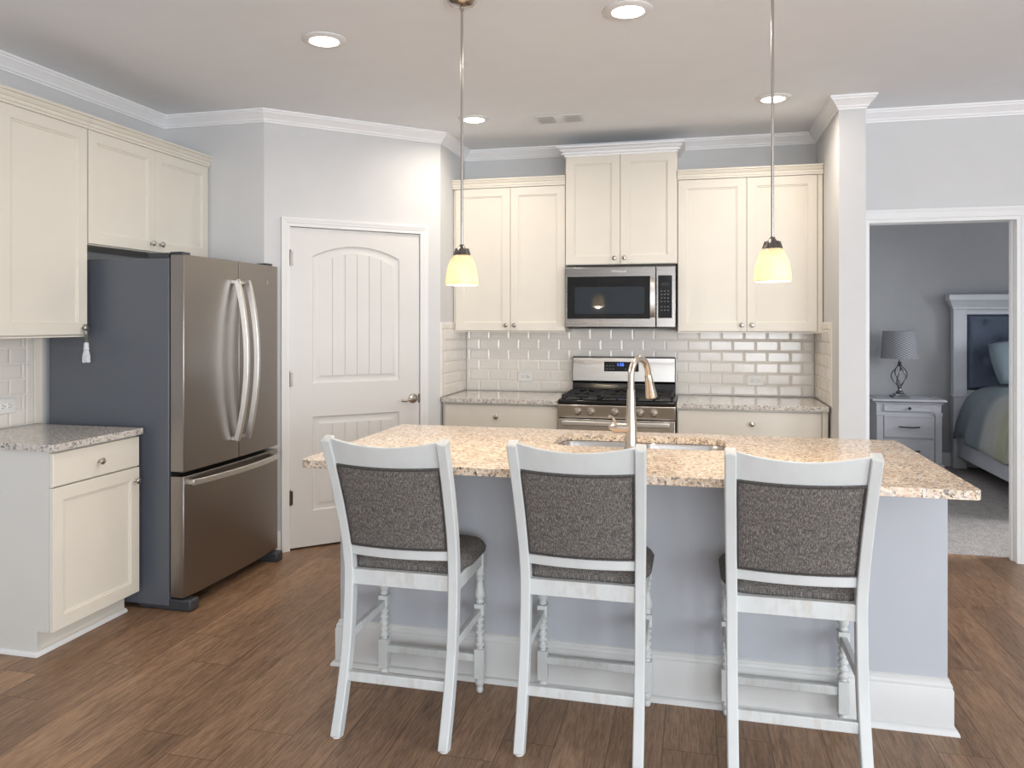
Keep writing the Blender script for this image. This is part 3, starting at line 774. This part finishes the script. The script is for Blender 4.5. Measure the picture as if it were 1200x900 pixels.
# ------------------------------------------------------------------ range
t = thing('gas_range', 'stainless and black gas range with five knobs under the microwave', 'range', (1.209, -.34, 0))
rx0, rx1 = .832, 1.590
MB().box(rx0+.001, rx1-.001, -.64, -.030, .02, .900).build('body', 'black_enamel', t, bevel=.003)
MB().box(rx0+.03, rx1-.03, -.60, -.06, 0, .02).build('leg_frame', 'black_plastic', t)
m = MB(); m.prism([(-.665, .900), (-.665, .918), (-.650, .926), (-.100, .926), (-.100, .900)], rx0, rx1, 'x'); m.build('cooktop', 'black_enamel', t, bevel=.004)
# grates: three cast-iron sections
for gx0, gx1 in ((rx0+.018, rx0+.262), (rx0+.266, rx1-.266), (rx1-.262, rx1-.018)):
    m = MB(); zt0, zt1 = .940, .953
    for x in (gx0, gx1-.013): m.box(x, x+.013, -.625, -.120, zt0, zt1)
    for y in (-.625, -.385, -.133): m.box(gx0, gx1, y, y+.013, zt0, zt1)
    cx = (gx0+gx1)/2
    for y0, y1 in ((-.625, -.54), (-.47, -.39), (-.372, -.29), (-.22, -.125)): m.box(cx-.006, cx+.006, y0, y1, zt0, zt1)
    for y in (-.505, -.255): m.box(gx0, gx0+.07, y-.006, y+.006, zt0, zt1).box(gx1-.07, gx1, y-.006, y+.006, zt0, zt1)
    for x in (gx0, gx1-.013):
        for y in (-.625, -.385, -.133): m.box(x, x+.013, y, y+.013, .926, zt0)
    m.build('grate', 'cast_iron', t, bevel=.002)
for bx, by, br in ((rx0+.14, -.505, .045), (rx0+.14, -.255, .035), (1.211, -.38, .05), (rx1-.14, -.505, .04), (rx1-.14, -.255, .045)):
    MB().lathe([(br, .926), (br, .932), (br*.8, .936), (br*.72, .937), (br*.72, .944), (0, .946)], (bx, by, 0), 20).build('burner', 'cast_iron', t)
# backguard
m = MB(); m.prism([(-.100, .926), (-.088, .995), (-.112, 1.008), (-.098, 1.185), (-.030, 1.185), (-.030, .900), (-.100, .900)], rx0+.012, rx1-.012, 'x'); bg = m.build('backguard', 'black_enamel', t, bevel=.003)
TB = Matrix.Translation((0, -.1125, 1.010)) @ Matrix.Rotation(-math.atan2(.014, .177), 4, 'X')
m = MB(TB); m.box(rx0+.016, rx1-.016, -.004, .004, 0, .168); m.build('guard_panel', 'steel_panel', bg, bevel=.002)
m = MB(TB); m.box(1.075, 1.322, -.0065, -.0035, .070, .140); m.build('display_panel', 'black_glass', bg, bevel=.001)
for x, z in [(1.092+k*.022, .084) for k in range(3)]+[(1.092+k*.022, .108) for k in range(3)]+[(1.225+k*.022, .084) for k in range(4)]:
    MB(TB).box(x, x+.009, -.0072, -.0065, z, z+.005).build('key', 'grey_print', bg, smooth=0)
text_mesh('1:55', .030, TB @ Vector((1.192, -.0070, .118)), 'clock_digits', 'blue_digits', bg)
m = MB(); m.box(1.02, 1.40, -.096, -.090, .985, .992); m.build('vent_slot', 'fridge_dark', bg)
# control panel and knobs
m = MB(); m.prism([(-.640, .806), (-.672, .806), (-.684, .892), (-.640, .900)], rx0, rx1, 'x'); cpn = m.build('control_panel', 'steel_h', t, bevel=.003)
for kx_ in (.963, 1.052, 1.206, 1.368, 1.457):
    m = MB(); m.lathe([(.026, -.676), (.026, -.682), (.021, -.686), (.019, -.704), (.016, -.708), (0, -.709)], (kx_, 0, .850), 20, 'y').box(kx_-.0035, kx_+.0035, -.714, -.70, .834, .867)
    m.build('knob', 'nickel', t, bevel=.0008)
od = MB().box(rx0+.002, rx1-.002, -.672, -.642, .205, .800).build('oven_door', 'steel_h', t, bevel=.004)
MB().box(rx0+.12, rx1-.12, -.675, -.672, .33, .66).build('oven_window', 'black_glass', od, bevel=.002)
m = MB(); m.box(rx0+.035, rx1-.035, -.728, -.708, .762, .792); [m.box(x, x+.026, -.710, -.672, .765, .789) for x in (rx0+.045, rx1-.071)]
m.build('oven_handle', 'steel_bright', od, bevel=.005)
MB().box(rx0+.002, rx1-.002, -.668, -.642, .06, .198).build('storage_drawer', 'steel_h', t, bevel=.004)

# ------------------------------------------------------------------ island
IX0, IX1, IYF, IYB = .256, 2.570, -3.112, -2.034
BX0, BX1, BYF, BYB = .262, 2.566, -2.770, -2.062
t = thing('kitchen_island', 'large pale grey kitchen island base with tall white baseboard', 'kitchen island', ((BX0+BX1)/2, (BYF+BYB)/2, 0))
m = MB(); th = .03
m.box(BX0, BX1, BYF, BYF+th, 0, .882).box(BX0, BX0+th, BYF+th, BYB-th, 0, .882).box(BX1-th, BX1, BYF+th, BYB-th, 0, .882).box(BX0, BX1, BYB-th, BYB, .10, .882)
m.build('body', 'island_paint', t, bevel=.0015)
m = MB()
IP = [(0, 0), (.032, 0), (.030, .010), (.022, .020), (.016, .022), (.016, .150), (.012, .157), (.013, .164), (.010, .172), (.006, .176), (.006, .184), (0, .188)]
m.trim([(BX0, BYB), (BX0, BYF), (BX1, BYF), (BX1, BYB)], IP)
m.build('baseboard', 'island_trim_paint', t)
xs = [BX0+.04, 0.84, 1.42, 2.0, BX1-.04]
# cupboard doors on the range side
TI = T_(0, BYB, 0, pi)
for a, b in zip(xs, xs[1:]): add_door(t, TI, -b+.002, -a-.002, .12, .865, -.021, -b+.04, .80)
sink_cut = rrect(1.115, 1.835, -2.52, -2.165, .07, 6)
ct = MB().holes(rrect(IX0, IX1, IYF, IYB, .028, 5), [sink_cut], .884, .914).build('countertop', 'granite', bevel=.004, seg=2)
tag(ct, 'long beige granite island countertop with sink cut into it', 'countertop')

# sink (undermount double bowl)
t = thing('sink', 'undermount double-bowl stainless sink in the island countertop', 'sink', (1.475, -2.34, .70))
m = MB()
def bowl(x0, x1, y0, y1, zt, zb):
    prev = None
    for i, z, r in ((0, zt, .065), (.004, zt-.01, .065), (.012, zb+.03, .06), (.03, zb+.006, .05), (.05, zb, .04)):
        c = [m.v((x, y, z)) for x, y in rrect(x0+i, x1-i, y0+i, y1-i, r, 5)]
        if prev: m.ring(prev, c)
        prev = c
    m.f(prev)
bowl(1.118, 1.455, -2.517, -2.168, .8815, .70); bowl(1.478, 1.832, -2.517, -2.168, .8815, .70)
m.holes(rrect(1.095, 1.855, -2.54, -2.145, .08, 5), [rrect(1.118, 1.455, -2.517, -2.168, .065, 5), rrect(1.478, 1.832, -2.517, -2.168, .065, 5)], .8795, .8825)
m.build('basin', 'sink_steel', t)
for x in (1.287, 1.655): MB().lathe([(.045, .7005), (.040, .703), (.028, .701), (0, .7008)], (x, -2.34, 0), 20).build('drain', 'nickel', t)

# faucet
fx, fy = 1.455, -2.565
t = thing('faucet', 'brushed nickel pull-down gooseneck faucet beside the island sink', 'faucet', (fx, fy, .914))
m = MB(); m.lathe([(.031, .914), (.031, .920), (.027, .926), (.0245, .96), (.0225, 1.02), (.019, 1.08), (.0165, 1.14), (.0155, 1.16)], (fx, fy, 0), 28); m.build('body', 'satin_nickel', t)
du = Vector((.42, .91, 0)).normalized(); rad = .072; path = []
for k in range(4): path.append(Vector((fx, fy, 1.15+k*.02)))
for k in range(1, 15):
    a = pi*k/14*.94; path.append(Vector((fx, fy, 1.212))+du*(rad-rad*cos(a))+Vector((0, 0, rad*sin(a))))
e = path[-1]; d = (path[-1]-path[-2]).normalized(); path += [e+d*.015]
m = MB(); m.tube([tuple(p) for p in path], .0135, 16, frame=(-du.y, du.x, 0)); m.build('spout', 'satin_nickel', t)
e = path[-1]
m = MB(); hp = [e+d*k for k in (-.002, .004, .03, .06, .085, .098, .102)]; m.tube([tuple(p) for p in hp], 1, 20, radii=[.0145, .0165, .018, .0205, .024, .0245, .021], frame=(-du.y, du.x, 0)); m.build('spray_head', 'satin_nickel', t)
bp = e+d*.035+du*.0195
m = MB(); m.tube([tuple(bp-d*.012), tuple(bp+d*.012)], .005, 8); m.build('spray_button', 'black_plastic', t)
m = MB(); m.lathe([(.0225, -.01), (.0225, -.048)], (fx, fy, 1.002), 20, 'x'); m.lathe([(.0205, -.048), (.0205, -.052)], (fx, fy, 1.002), 20, 'x')
m.lathe([(.0235, -.052), (.0235, -.066), (.017, -.078), (.012, -.088), (.008, -.091), (0, -.092)], (fx, fy, 1.002), 20, 'x')
m.build('handle_hub', 'satin_nickel', t)
m = MB(); m.tube(cr([(fx-.066, fy, 1.018), (fx-.068, fy-.004, 1.032), (fx-.076, fy-.012, 1.044), (fx-.085, fy-.03, 1.050)], 4), .006, 10); m.build('lever', 'satin_nickel', t)

# ------------------------------------------------------------------ bar stools
def make_stool(label):
    t = thing('bar_stool', label, 'bar stool', (0, 0, 0), 'counter stools at the island')
    def yb(z):   # rear leg centre line
        P = [(0, -.118), (.10, -.078), (.20, -.044), (.32, -.016), (.45, -.003), (.56, 0), (.66, -.016), (.80, -.062), (.92, -.112), (1.05, -.172)]
        for (a, b), (c, d) in zip(P, P[1:]):
            if z <= c: return b+(d-b)*(z-a)/(c-a)
        return P[-1][1]
    def xb(z): return .1945 if z < .56 else .1945+.0115*(z-.56)/.49
    for s in (-1, 1):
        m = MB(); zs = [0, .04, .10, .16, .22, .3, .38, .46, .54, .6, .68, .76, .84, .92, 1.0, 1.042]
        path = cr([(s*xb(z), yb(z), z) for z in zs], 2)
        m.sweep([tuple(p) for p in path], [(-.0175, -.021), (.0175, -.021), (.0175, .021), (-.0175, .021)], frame=(1, 0, 0))
        m.build('leg', 'stool_paint', t, bevel=.004)
        m = MB(); m.lathe([(.016, 0), (.0165, .004), (.012, .006)], (s*xb(0), yb(0)+.002, -.0), 12); m.build('foot_glide', 'white_plastic', t)
    def backcurve(u, z, depth=.022): return yb(z)-depth*(1-(2*u-1)**2)
    def curved(z0f, z1f, th, off, name, mat, inset=.016, nz=2, bevel=.003, puff=0, par=None):
        m = MB(); n = 16; F = []; B = []
        for j in range(nz+1):
            rf = []; rb = []
            for i in range(n+1):
                u = i/n; z = z0f(u)+(z1f(u)-z0f(u))*j/nz; hw = xb(z)-inset; x = -hw+2*hw*u
                pf = puff*min(1, 5*min(u, 1-u))**.5*min(1, 4*min(j/nz, 1-j/nz))**.5 if puff else 0
                y = backcurve(u, z)+off
                rb.append(m.v((x, y-th/2-pf, z))); rf.append(m.v((x, y+th/2+pf, z)))
            F.append(rf); B.append(rb)
        for j in range(nz): m.ring(F[j], F[j+1], False); m.ring(B[j], B[j+1], False)
        m.ring(F[0], B[0], False); m.ring(F[-1], B[-1], False)
        m.ring([r[0] for r in F], [r[0] for r in B], False); m.ring([r[-1] for r in F], [r[-1] for r in B], False)
        return m.build(name, mat, par or t, bevel=bevel)
    curved(lambda u: .950-.006*(1-(2*u-1)**2), lambda u: 1.042-.024*(1-(2*u-1)**2), .022, 0, 'crest_rail', 'stool_paint')
    curved(lambda u: .606, lambda u: .640, .022, 0, 'lower_back_rail', 'stool_paint')
    bk = curved(lambda u: .641, lambda u: .949-.006*(1-(2*u-1)**2), .026, 0, 'backrest', 'tweed', nz=12, puff=.006, bevel=0)
    # piping round the rear face of the back cushion
    pts = []
    for k in range(17): u = .012+.976*k/16; z = .648; pts.append((-(xb(z)-.018)+2*(xb(z)-.018)*u, backcurve(u, z)-.018, z))
    for k in range(1, 9): z = .648+(.944-.648)*k/8; pts.append((xb(z)-.021, backcurve(.99, z)-.018, z))
    for k in range(1, 17): u = .988-.976*k/16; z = .944-.006*(1-(2*u-1)**2); pts.append((-(xb(z)-.018)+2*(xb(z)-.018)*u, backcurve(u, z)-.018, z))
    for k in range(1, 9): z = .944-(.944-.648)*k/8; pts.append((-(xb(z)-.021), backcurve(.01, z)-.018, z))
    MB().tube(pts, .0028, 6).build('piping', 'piping', bk)
    # seat frame
    fxh, fyh = .198, .325
    m = MB(); m.box(-.180, .180, -.013, .013, .497, .552); m.build('seat_rail', 'stool_paint', t, bevel=.002)
    m = MB(); m.box(-fxh+.01, fxh-.01, fyh-.012, fyh+.012, .497, .549); m.build('seat_rail', 'stool_paint', t, bevel=.002)
    for s in (-1, 1):
        m = MB(); m.prism([(s*.187, .012), (s*.210, .012), (s*.212, fyh-.01), (s*.189, fyh-.01)], .497, .549); m.build('seat_rail', 'stool_paint', t, bevel=.002)
    # upholstered seat
    m = MB(); ny, nx = 14, 14; G = []
    def sy(v): return .010+(.378-.010)*v
    def shw(v): return (.176+(.232-.176)*min(1, v*3.0)**.6) * (1-.13*max(0, (v-.86)/.14)**2)
    for j in range(ny+1):
        v = j/ny; row = []
        for i in range(nx+1):
            u = -1+2*i/nx; e = min(1, (1-abs(u))*6)*1.0; e2 = min(1, min(v, 1-v)*8)
            z = .570+.034*(min(e, 1)**.5)*(min(e2, 1)**.5)+.010*(1-u*u)*(1-(2*v-1)**2)
            yy = sy(v)-.018*(abs(u)**3)*(1 if v > .8 else 0)*((v-.8)/.2 if v > .8 else 0)
            row.append(m.v((shw(v)*u, yy, z)))
        G.append(row)
    for j in range(ny): m.ring(G[j], G[j+1], False)
    edge = G[0]+[r[-1] for r in G[1:]]+G[-1][::-1][1:]+[r[0] for r in G[::-1]][1:-1]
    low = [m.v((vv.co.x*.985, vv.co.y if vv.co.y < .1 else vv.co.y-.004, .532)) for vv in edge]
    m.ring(edge, low); m.f(low); m.build('seat', 'tweed', t, smooth=60, sub=1)
    # turned front legs
    for s in (-1, 1):
        c = (s*fxh, fyh+.0, 0); m = MB()
        def sq(z0, z1, h=.019):
            m.box(c[0]-h, c[0]+h, c[1]-h, c[1]+h, z0, z1)
        sq(.478, .549); sq(.300, .345); sq(.056, .170)
        m.lathe([(.012, .345), (.017, .352), (.012, .360), (.019, .372), (.0195, .385), (.016, .405), (.012, .430), (.017, .440), (.012, .448), (.018, .458), (.015, .468), (.015, .478)], c, 16)
        pr = [(.015, .170)]
        for k in range(5): z = .178+k*.024; pr += [(.011, z-.004), (.018, z+.006), (.018, z+.012), (.011, z+.018)]
        pr += [(.014, .300)]; m.lathe(pr, c, 16)
        m.lathe([(.009, 0), (.013, .003), (.014, .014), (.010, .022), (.017, .032), (.018, .042), (.012, .052), (.014, .056)], c, 16)
        m.build('leg', 'stool_paint', t, bevel=.003)
    # stretchers
    m = MB(); m.box(-.180, .180, yb(.187)-.012, yb(.187)+.012, .170, .205); m.build('stretcher', 'stool_paint', t, bevel=.003)
    m = MB(); m.box(-fxh+.017, fxh-.017, fyh-.011, fyh+.011, .118, .148); m.build('stretcher', 'stool_paint', t, bevel=.003)
    for s in (-1, 1):
        m = MB(); m.prism([(s*.184, yb(.32)+.015), (s*.206, yb(.32)+.015), (s*.209, fyh-.015), (s*.187, fyh-.015)], .300, .330); m.build('stretcher', 'stool_paint', t, bevel=.003)
    return t
def copy_tree(o, par=None):
    c = o.copy(); COL.objects.link(c)
    if par: c.parent = par
    for ch in list(o.children): copy_tree(ch, c)
    return c
st = make_stool('left of the three white stools with grey tweed back, nearest the refrigerator')
s2 = copy_tree(st); s3 = copy_tree(st)
s2['label'] = 'middle white counter stool with grey tweed seat, in front of the faucet'
s3['label'] = 'right white counter stool with grey tweed seat, nearest the bedroom door'
st.location = (.700, -3.200, 0); s2.location = (1.336, -3.155, 0); s3.location = (2.018, -3.155, 0)

# ------------------------------------------------------------------ pendant lamps
def pendant(x, y, label):
    t = thing('pendant_lamp', label, 'pendant lamp', (x, y, 1.585), 'pendants over the island')
    MB().lathe([(.060, ZC), (.060, ZC-.006), (.052, ZC-.016), (.030, ZC-.026), (.008, ZC-.030), (.008, ZC-.045)], (x, y, 0), 28).build('canopy', 'nickel', t)
    MB().lathe([(.0055, 1.74), (.0055, ZC-.03)], (x, y, 0), 12).build('rod', 'nickel', t)
    m = MB(); m.lathe([(.034, 1.706), (.033, 1.711), (.026, 1.728), (.014, 1.738), (.010, 1.745), (.008, 1.750)], (x, y, 0), 24, cap=False)
    for k in range(8):
        a = 2*pi*k/8; m.tube([(x+.034*cos(a), y+.034*sin(a), 1.708), (x+.025*cos(a), y+.025*sin(a), 1.733)], .0035, 6)
    m.build('shade_holder', 'dark_nickel', t)
    out = [(.026, 1.7085), (.034, 1.705), (.044, 1.692), (.053, 1.672), (.060, 1.648), (.0645, 1.620), (.0665, 1.600), (.067, 1.586)]
    inn = [(r-.004, z-.001) for r, z in out[::-1]]
    MB().lathe(out+inn, (x, y, 0), 40, cap=False).build('lamp_shade', 'alabaster_glass', t, smooth=60)
    MB().lathe([(0, 1.606), (.013, 1.610), (.019, 1.622), (.020, 1.632), (.014, 1.648), (.009, 1.662), (.009, 1.68)], (x, y, 0), 16).build('bulb', 'bulb', t)
    l = bpy.data.lights.new('pendant_glow', 'POINT'); l.energy = 6; l.color = (1, .86, .68); l.shadow_soft_size = .025
    o = bpy.data.objects.new('pendant_glow', l); COL.objects.link(o); o.parent = t; o.location = (0, 0, .012)
    l = bpy.data.lights.new('pendant_glow', 'AREA'); l.shape = 'DISK'; l.size = .10; l.energy = 4.5; l.color = (1, .78, .52)
    o = bpy.data.objects.new('pendant_downlight', l); COL.objects.link(o); o.parent = t; o.location = (0, 0, -.001)
pendant(.790, -2.755, 'left glowing glass pendant lamp, hanging above the stool nearest the refrigerator')
pendant(1.986, -2.755, 'right glowing glass pendant lamp, hanging above the stool nearest the bedroom')

# ------------------------------------------------------------------ recessed lights, vent
def downlight(x, y, label, col=(1, .93, .84)):
    t = thing('recessed_light', label, 'ceiling light', (x, y, ZC-.02), 'recessed ceiling lights')
    MB().lathe([(.102, ZC-.001), (.102, ZC-.005), (.094, ZC-.010), (.070, ZC-.013), (.066, ZC-.010), (.066, ZC-.001)], (x, y, 0), 40).build('trim_ring', 'trim_paint', t)
    MB().lathe([(.0655, ZC-.006), (.060, ZC-.014), (.04, ZC-.020), (0, ZC-.022)], (x, y, 0), 32).build('lens', 'lens', t)
    l = bpy.data.lights.new('downlight', 'AREA'); l.shape = 'DISK'; l.size = .12; l.energy = 8; l.color = col; l.spread = R(165)
    o = bpy.data.objects.new('downlight', l); COL.objects.link(o); o.parent = t; o.location = (0, 0, -.005)
downlight(.046, -2.483, 'recessed ceiling light nearest the refrigerator')
downlight(1.437, -2.495, 'recessed ceiling light at the top of the photo between the pendant rods')
downlight(.335, -.945, 'recessed ceiling light left of the ceiling vent, behind the left pendant rod', (1, .88, .74))
downlight(2.153, -.975, 'recessed ceiling light in front of the partition, behind the right pendant rod', (1, .88, .74))
vx, vy = .868, -.808
t = thing('ceiling_vent', 'white rectangular ceiling air vent with slats above the back cabinets', 'vent', (vx, vy, ZC-.01))
MB().box(vx-.155, vx+.155, vy-.10, vy+.10, ZC-.006, ZC-.001).build('frame', 'trim_paint', t, bevel=.002)
for k in (-1, 1):
    MB().box(vx+k*.085-.05, vx+k*.085+.05, vy-.07, vy+.07, ZC-.0075, ZC-.006).build('opening', 'vent_dark', t)
    m = MB()
    for j in range(9):
        x = vx+k*.085-.046+j*.0115; m.box(x-.0030, x+.0030, vy-.07, vy+.07, ZC-.013, ZC-.0075)
    m.build('slats', 'trim_paint', t, smooth=0)
m = MB()
for j in range(6): m.box(vx-.028, vx+.028, vy-.065+j*.024, vy-.055+j*.024, ZC-.011, ZC-.006)
m.build('slats', 'trim_paint', t, smooth=0)

# ------------------------------------------------------------------ bedroom
# nightstand
nx0, nx1, ny0, ny1 = 3.375, 4.000, 2.40, 2.85
t = thing('nightstand', 'pale distressed three-drawer nightstand with black pulls under the lamp', 'nightstand', ((nx0+nx1)/2, (ny0+ny1)/2, 0))
m = MB(); m.box(nx0+.03, nx1-.03, ny0+.02, ny1, .06, .655); m.build('body', 'nightstand_paint', t, bevel=.003)
m = MB(); m.trim([(nx0+.03, ny1), (nx0+.03, ny0+.02), (nx1-.03, ny0+.02), (nx1-.03, ny1)], [(-.02, .655), (.012, .655), (.014, .668), (.03, .676), (.04, .682), (.04, .70), (-.02, .70)])
m.box(nx0+.035, nx1-.035, ny0+.025, ny1, .66, .70); m.build('top', 'nightstand_paint', t, bevel=.002)
m = MB(); m.trim([(nx0+.03, ny1), (nx0+.03, ny0+.02), (nx1-.03, ny0+.02), (nx1-.03, ny1)], [(-.02, 0), (.022, 0), (.022, .075), (.012, .09), (0, .10), (-.02, .10)]); m.build('plinth', 'nightstand_paint', t)
for x0 in (nx0+.03, nx1-.085):
    m = MB(); m.box(x0, x0+.055, ny0+.002, ny0+.022, .10, .555).box(x0-.006, x0+.061, ny0-.004, ny0+.022, .545, .575); m.build('pilaster', 'nightstand_paint', t, bevel=.002)
for z0, z1, small in ((.585, .648, 1), (.335, .545, 0), (.105, .320, 0)):
    m = MB(); m.door(nx0+.095, nx1-.095, z0, z1, ny0+.001, .02, .012, .004); dr = m.build('drawer', 'nightstand_paint', t, smooth=0)
    zc = (z0+z1)/2; cx = (nx0+nx1)/2
    m = MB()
    if small: m.lathe([(.006, 0), (.006, -.012), (.014, -.018), (.014, -.024), (0, -.028)], (cx, ny0, zc), 12, 'y'); m.build('knob', 'black_plastic', dr)
    else:
        m.tube(cr([(cx-.085, ny0, zc), (cx-.08, ny0-.025, zc), (cx, ny0-.03, zc-.004), (cx+.08, ny0-.025, zc), (cx+.085, ny0, zc)], 5), .006, 8); m.build('pull', 'black_plastic', dr)
# lamp
lx, ly = 3.650, 2.60
t = thing('table_lamp', 'silver cage-base table lamp with grey woven shade on the nightstand', 'table lamp', (lx, ly, .70))
m = MB(); m.prism(rrect(lx-.075, lx+.075, ly-.075, ly+.075, .008, 2), .701, .72).prism(rrect(lx-.05, lx+.05, ly-.05, ly+.05, .008, 2), .72, .74)
m.lathe([(.03, .74), (.034, .755), (.018, .77), (.014, .79), (.024, .80), (.018, .815)], (lx, ly, 0), 20); m.build('base', 'lamp_metal', t, bevel=.003)
for k in range(5):
    a0 = 2*pi*k/5; pts = []
    for q in range(13):
        u = q/12; r = .012+.062*sin(pi*min(1, u*.95+.02))**1.1*(1 if u > .0 else 1); a = a0+u*1.1
        pts.append((lx+r*cos(a), ly+r*sin(a), .812+.20*u))
    m = MB(); m.tube(pts, .0055, 8); m.build('cage_rib', 'lamp_metal', t)
m = MB(); m.lathe([(.012, 1.005), (.022, 1.015), (.014, 1.03), (.02, 1.04), (.009, 1.05), (.007, 1.13)], (lx, ly, 0), 16); m.build('neck', 'lamp_metal', t)
m = MB(); m.lathe([(.168, 1.082), (.150, 1.348), (.147, 1.348), (.165, 1.082)], (lx, ly, 0), 48, cap=False); sh = m.build('lamp_shade', 'woven_shade', t)
m = MB()
for k in range(3):
    a = 2*pi*k/3; m.tube([(lx, ly, 1.13), (lx+.150*cos(a), ly+.150*sin(a), 1.335)], .002, 5)
m.build('shade_spider', 'lamp_metal', t)
# bed
hx0, hx1, hy = 4.175, 5.95, 2.80
t = thing('bed', 'bed with cream frame and tall tufted dark blue-grey headboard', 'bed', ((hx0+hx1)/2, 1.8, 0))
fr = MB()
for x in (hx0, hx1-.12): fr.box(x, x+.12, hy-.02, hy+.07, 0, 1.56); fr.box(x-.008, x+.128, hy-.028, hy+.07, .70, .73)
fr.box(hx0+.12, hx1-.12, hy, hy+.06, .25, .77).box(hx0+.12, hx1-.12, hy, hy+.06, 1.51, 1.56).box(hx0+.12, hx1-.12, hy+.045, hy+.06, .77, 1.51)
hb = fr.build('headboard_frame', 'bed_paint', t, bevel=.004)
m = MB(); m.trim([(hx0, hy+.07), (hx0, hy-.02), (hx1, hy-.02), (hx1, hy+.07)], [(-.04, 1.56), (.006, 1.56), (.008, 1.585), (.022, 1.60), (.034, 1.635), (.050, 1.65), (.050, 1.69), (.044, 1.705), (-.04, 1.705)])
m.box(hx0+.03, hx1-.03, hy+.01, hy+.07, 1.56, 1.70); m.build('cornice', 'bed_paint', hb, bevel=.002)
# tufted panel
m = MB(); x0, x1, z0, z1 = hx0+.122, hx1-.122, .772, 1.508; nxx, nz = 96, 52; G = []
bt = []
sx, sz = .250, .212
for r in range(5):
    for c in range(8):
        bx = x0+.15+c*sx+(sx/2 if r % 2 else 0); bz = z1-.085-r*sz*.78
        if x0+.04 < bx < x1-.04 and bz > z0+.03: bt.append((bx, bz))
for j in range(nz+1):
    row = []
    for i in range(nxx+1):
        x = x0+(x1-x0)*i/nxx; z = z0+(z1-z0)*j/nz
        dmin = min(((x-a)/1.0)**2+((z-b)/1.0)**2 for a, b in bt)**.5
        h = .050*(1-math.exp(-(dmin/.040)**1.2)); e = min(1, min(x-x0, x1-x, z-z0, z1-z)/.03); h = h*max(0, e)**.5
        row.append(m.v((x, hy+.030-h-.008*max(0, e)**.5, z)))
    G.append(row)
for j in range(nz): m.ring(G[j], G[j+1], False)
m.build('tufted_panel', 'tuft_cloth', hb, smooth=80)
for a, b in bt:
    if a < 5.0: MB().lathe([(.017, .022), (.016, .015), (.008, .011), (0, .0105)], (a, hy+.003, b), 10, 'y').build('tuft_button', 'button_cloth', hb)
m = MB(); m.box(hx0+.035, hx0+.075, .62, hy-.02, .12, .36).box(hx0+.028, hx0+.035, .62, hy-.02, .30, .345); m.build('side_rail', 'bed_paint', t, bevel=.005)
m = MB(); m.box(hx1-.075, hx1-.035, .62, hy-.02, .12, .36); m.build('side_rail', 'bed_paint', t, bevel=.005)
m = MB(); m.box(hx0, hx1, .52, .60, 0, .80).box(hx0-.02, hx1+.02, .50, .62, .80, .84); m.build('footboard', 'bed_paint', t, bevel=.006)
m = MB(); m.box(hx0+.10, hx1-.10, .65, hy-.01, .30, .70); m.build('mattress', 'mattress_cloth', t, bevel=.04, seg=4)
# comforter: draped grid over the mattress
m = MB(); G = []; nu, nv = 60, 40
prof = [(hx0+.005, .30), (hx0+.012, .40), (hx0+.035, .52), (hx0+.07, .64), (hx0+.12, .735), (hx0+.20, .79), (hx0+.32, .822), (hx0+.6, .84), ((hx0+hx1)/2, .846)]
prof = prof+[(hx0+hx1-a, b) for a, b in prof[::-1][1:]]
prof = [tuple(p) for p in cr([(a, b, 0) for a, b in prof], 3)]
for j in range(nv+1):
    v = j/nv; y = .66+(2.74-.66)*v; row = []
    for i, (a, b, _) in enumerate(prof):
        side = max(0, (.75-b)/.45); wv = .020*sin(y*14+sin(y*5)*1.5)*side
        drop = -.0 if v < .97 else -.03*(v-.97)/.03
        z = b+drop+.008*sin(a*9+y*7)*(1-side)+.03*side*sin(y*2.3+.7)-(.02 if side > .8 else 0)*sin(y*9)
        s = -1 if a < (hx0+hx1)/2 else 1
        row.append(m.v((a+s*wv, y, z)))
    G.append(row)
for j in range(nv): m.ring(G[j], G[j+1], False)
cm = m.build('comforter', 'comforter', smooth=80); so = cm.modifiers.new('s', 'SOLIDIFY'); so.thickness = .02; so.offset = -1
tag(cm, 'blue-grey comforter with yellow-green bands draped over the bed', 'bedding')
def pillow(cx, cy, cz, w, h, th, tilt, label):
    m = MB(Matrix.Translation((cx, cy, cz)) @ Matrix.Rotation(R(-8), 4, 'Y') @ Matrix.Rotation(tilt, 4, 'X')); n = 16; T = []; B = []
    for j in range(n+1):
        a = []; b = []
        for i in range(n+1):
            u, v = -1+2*i/n, -1+2*j/n; k = (max(0, 1-u**4)*max(0, 1-v**4))**.5
            x = u*w/2*(1-.06*v*v*abs(u)); z = v*h/2*(1-.06*u*u*abs(v)); a.append(m.v((x, -th/2*k-.002, z))); b.append(m.v((x, th/2*k+.002, z)))
        T.append(a); B.append(b)
    for j in range(n): m.ring(T[j], T[j+1], False); m.ring(B[j], B[j+1], False)
    e = lambda G: G[0]+[r[-1] for r in G[1:]]+G[-1][::-1][1:]+[r[0] for r in G[::-1]][1:-1]
    m.ring(e(T), e(B)); tag(m.build('pillow', 'pillow_cloth', smooth=80), label, 'pillow')
pillow(4.70, 2.44, 1.085, .60, .42, .15, R(-22), 'grey-blue pillow leaning against the tufted headboard')
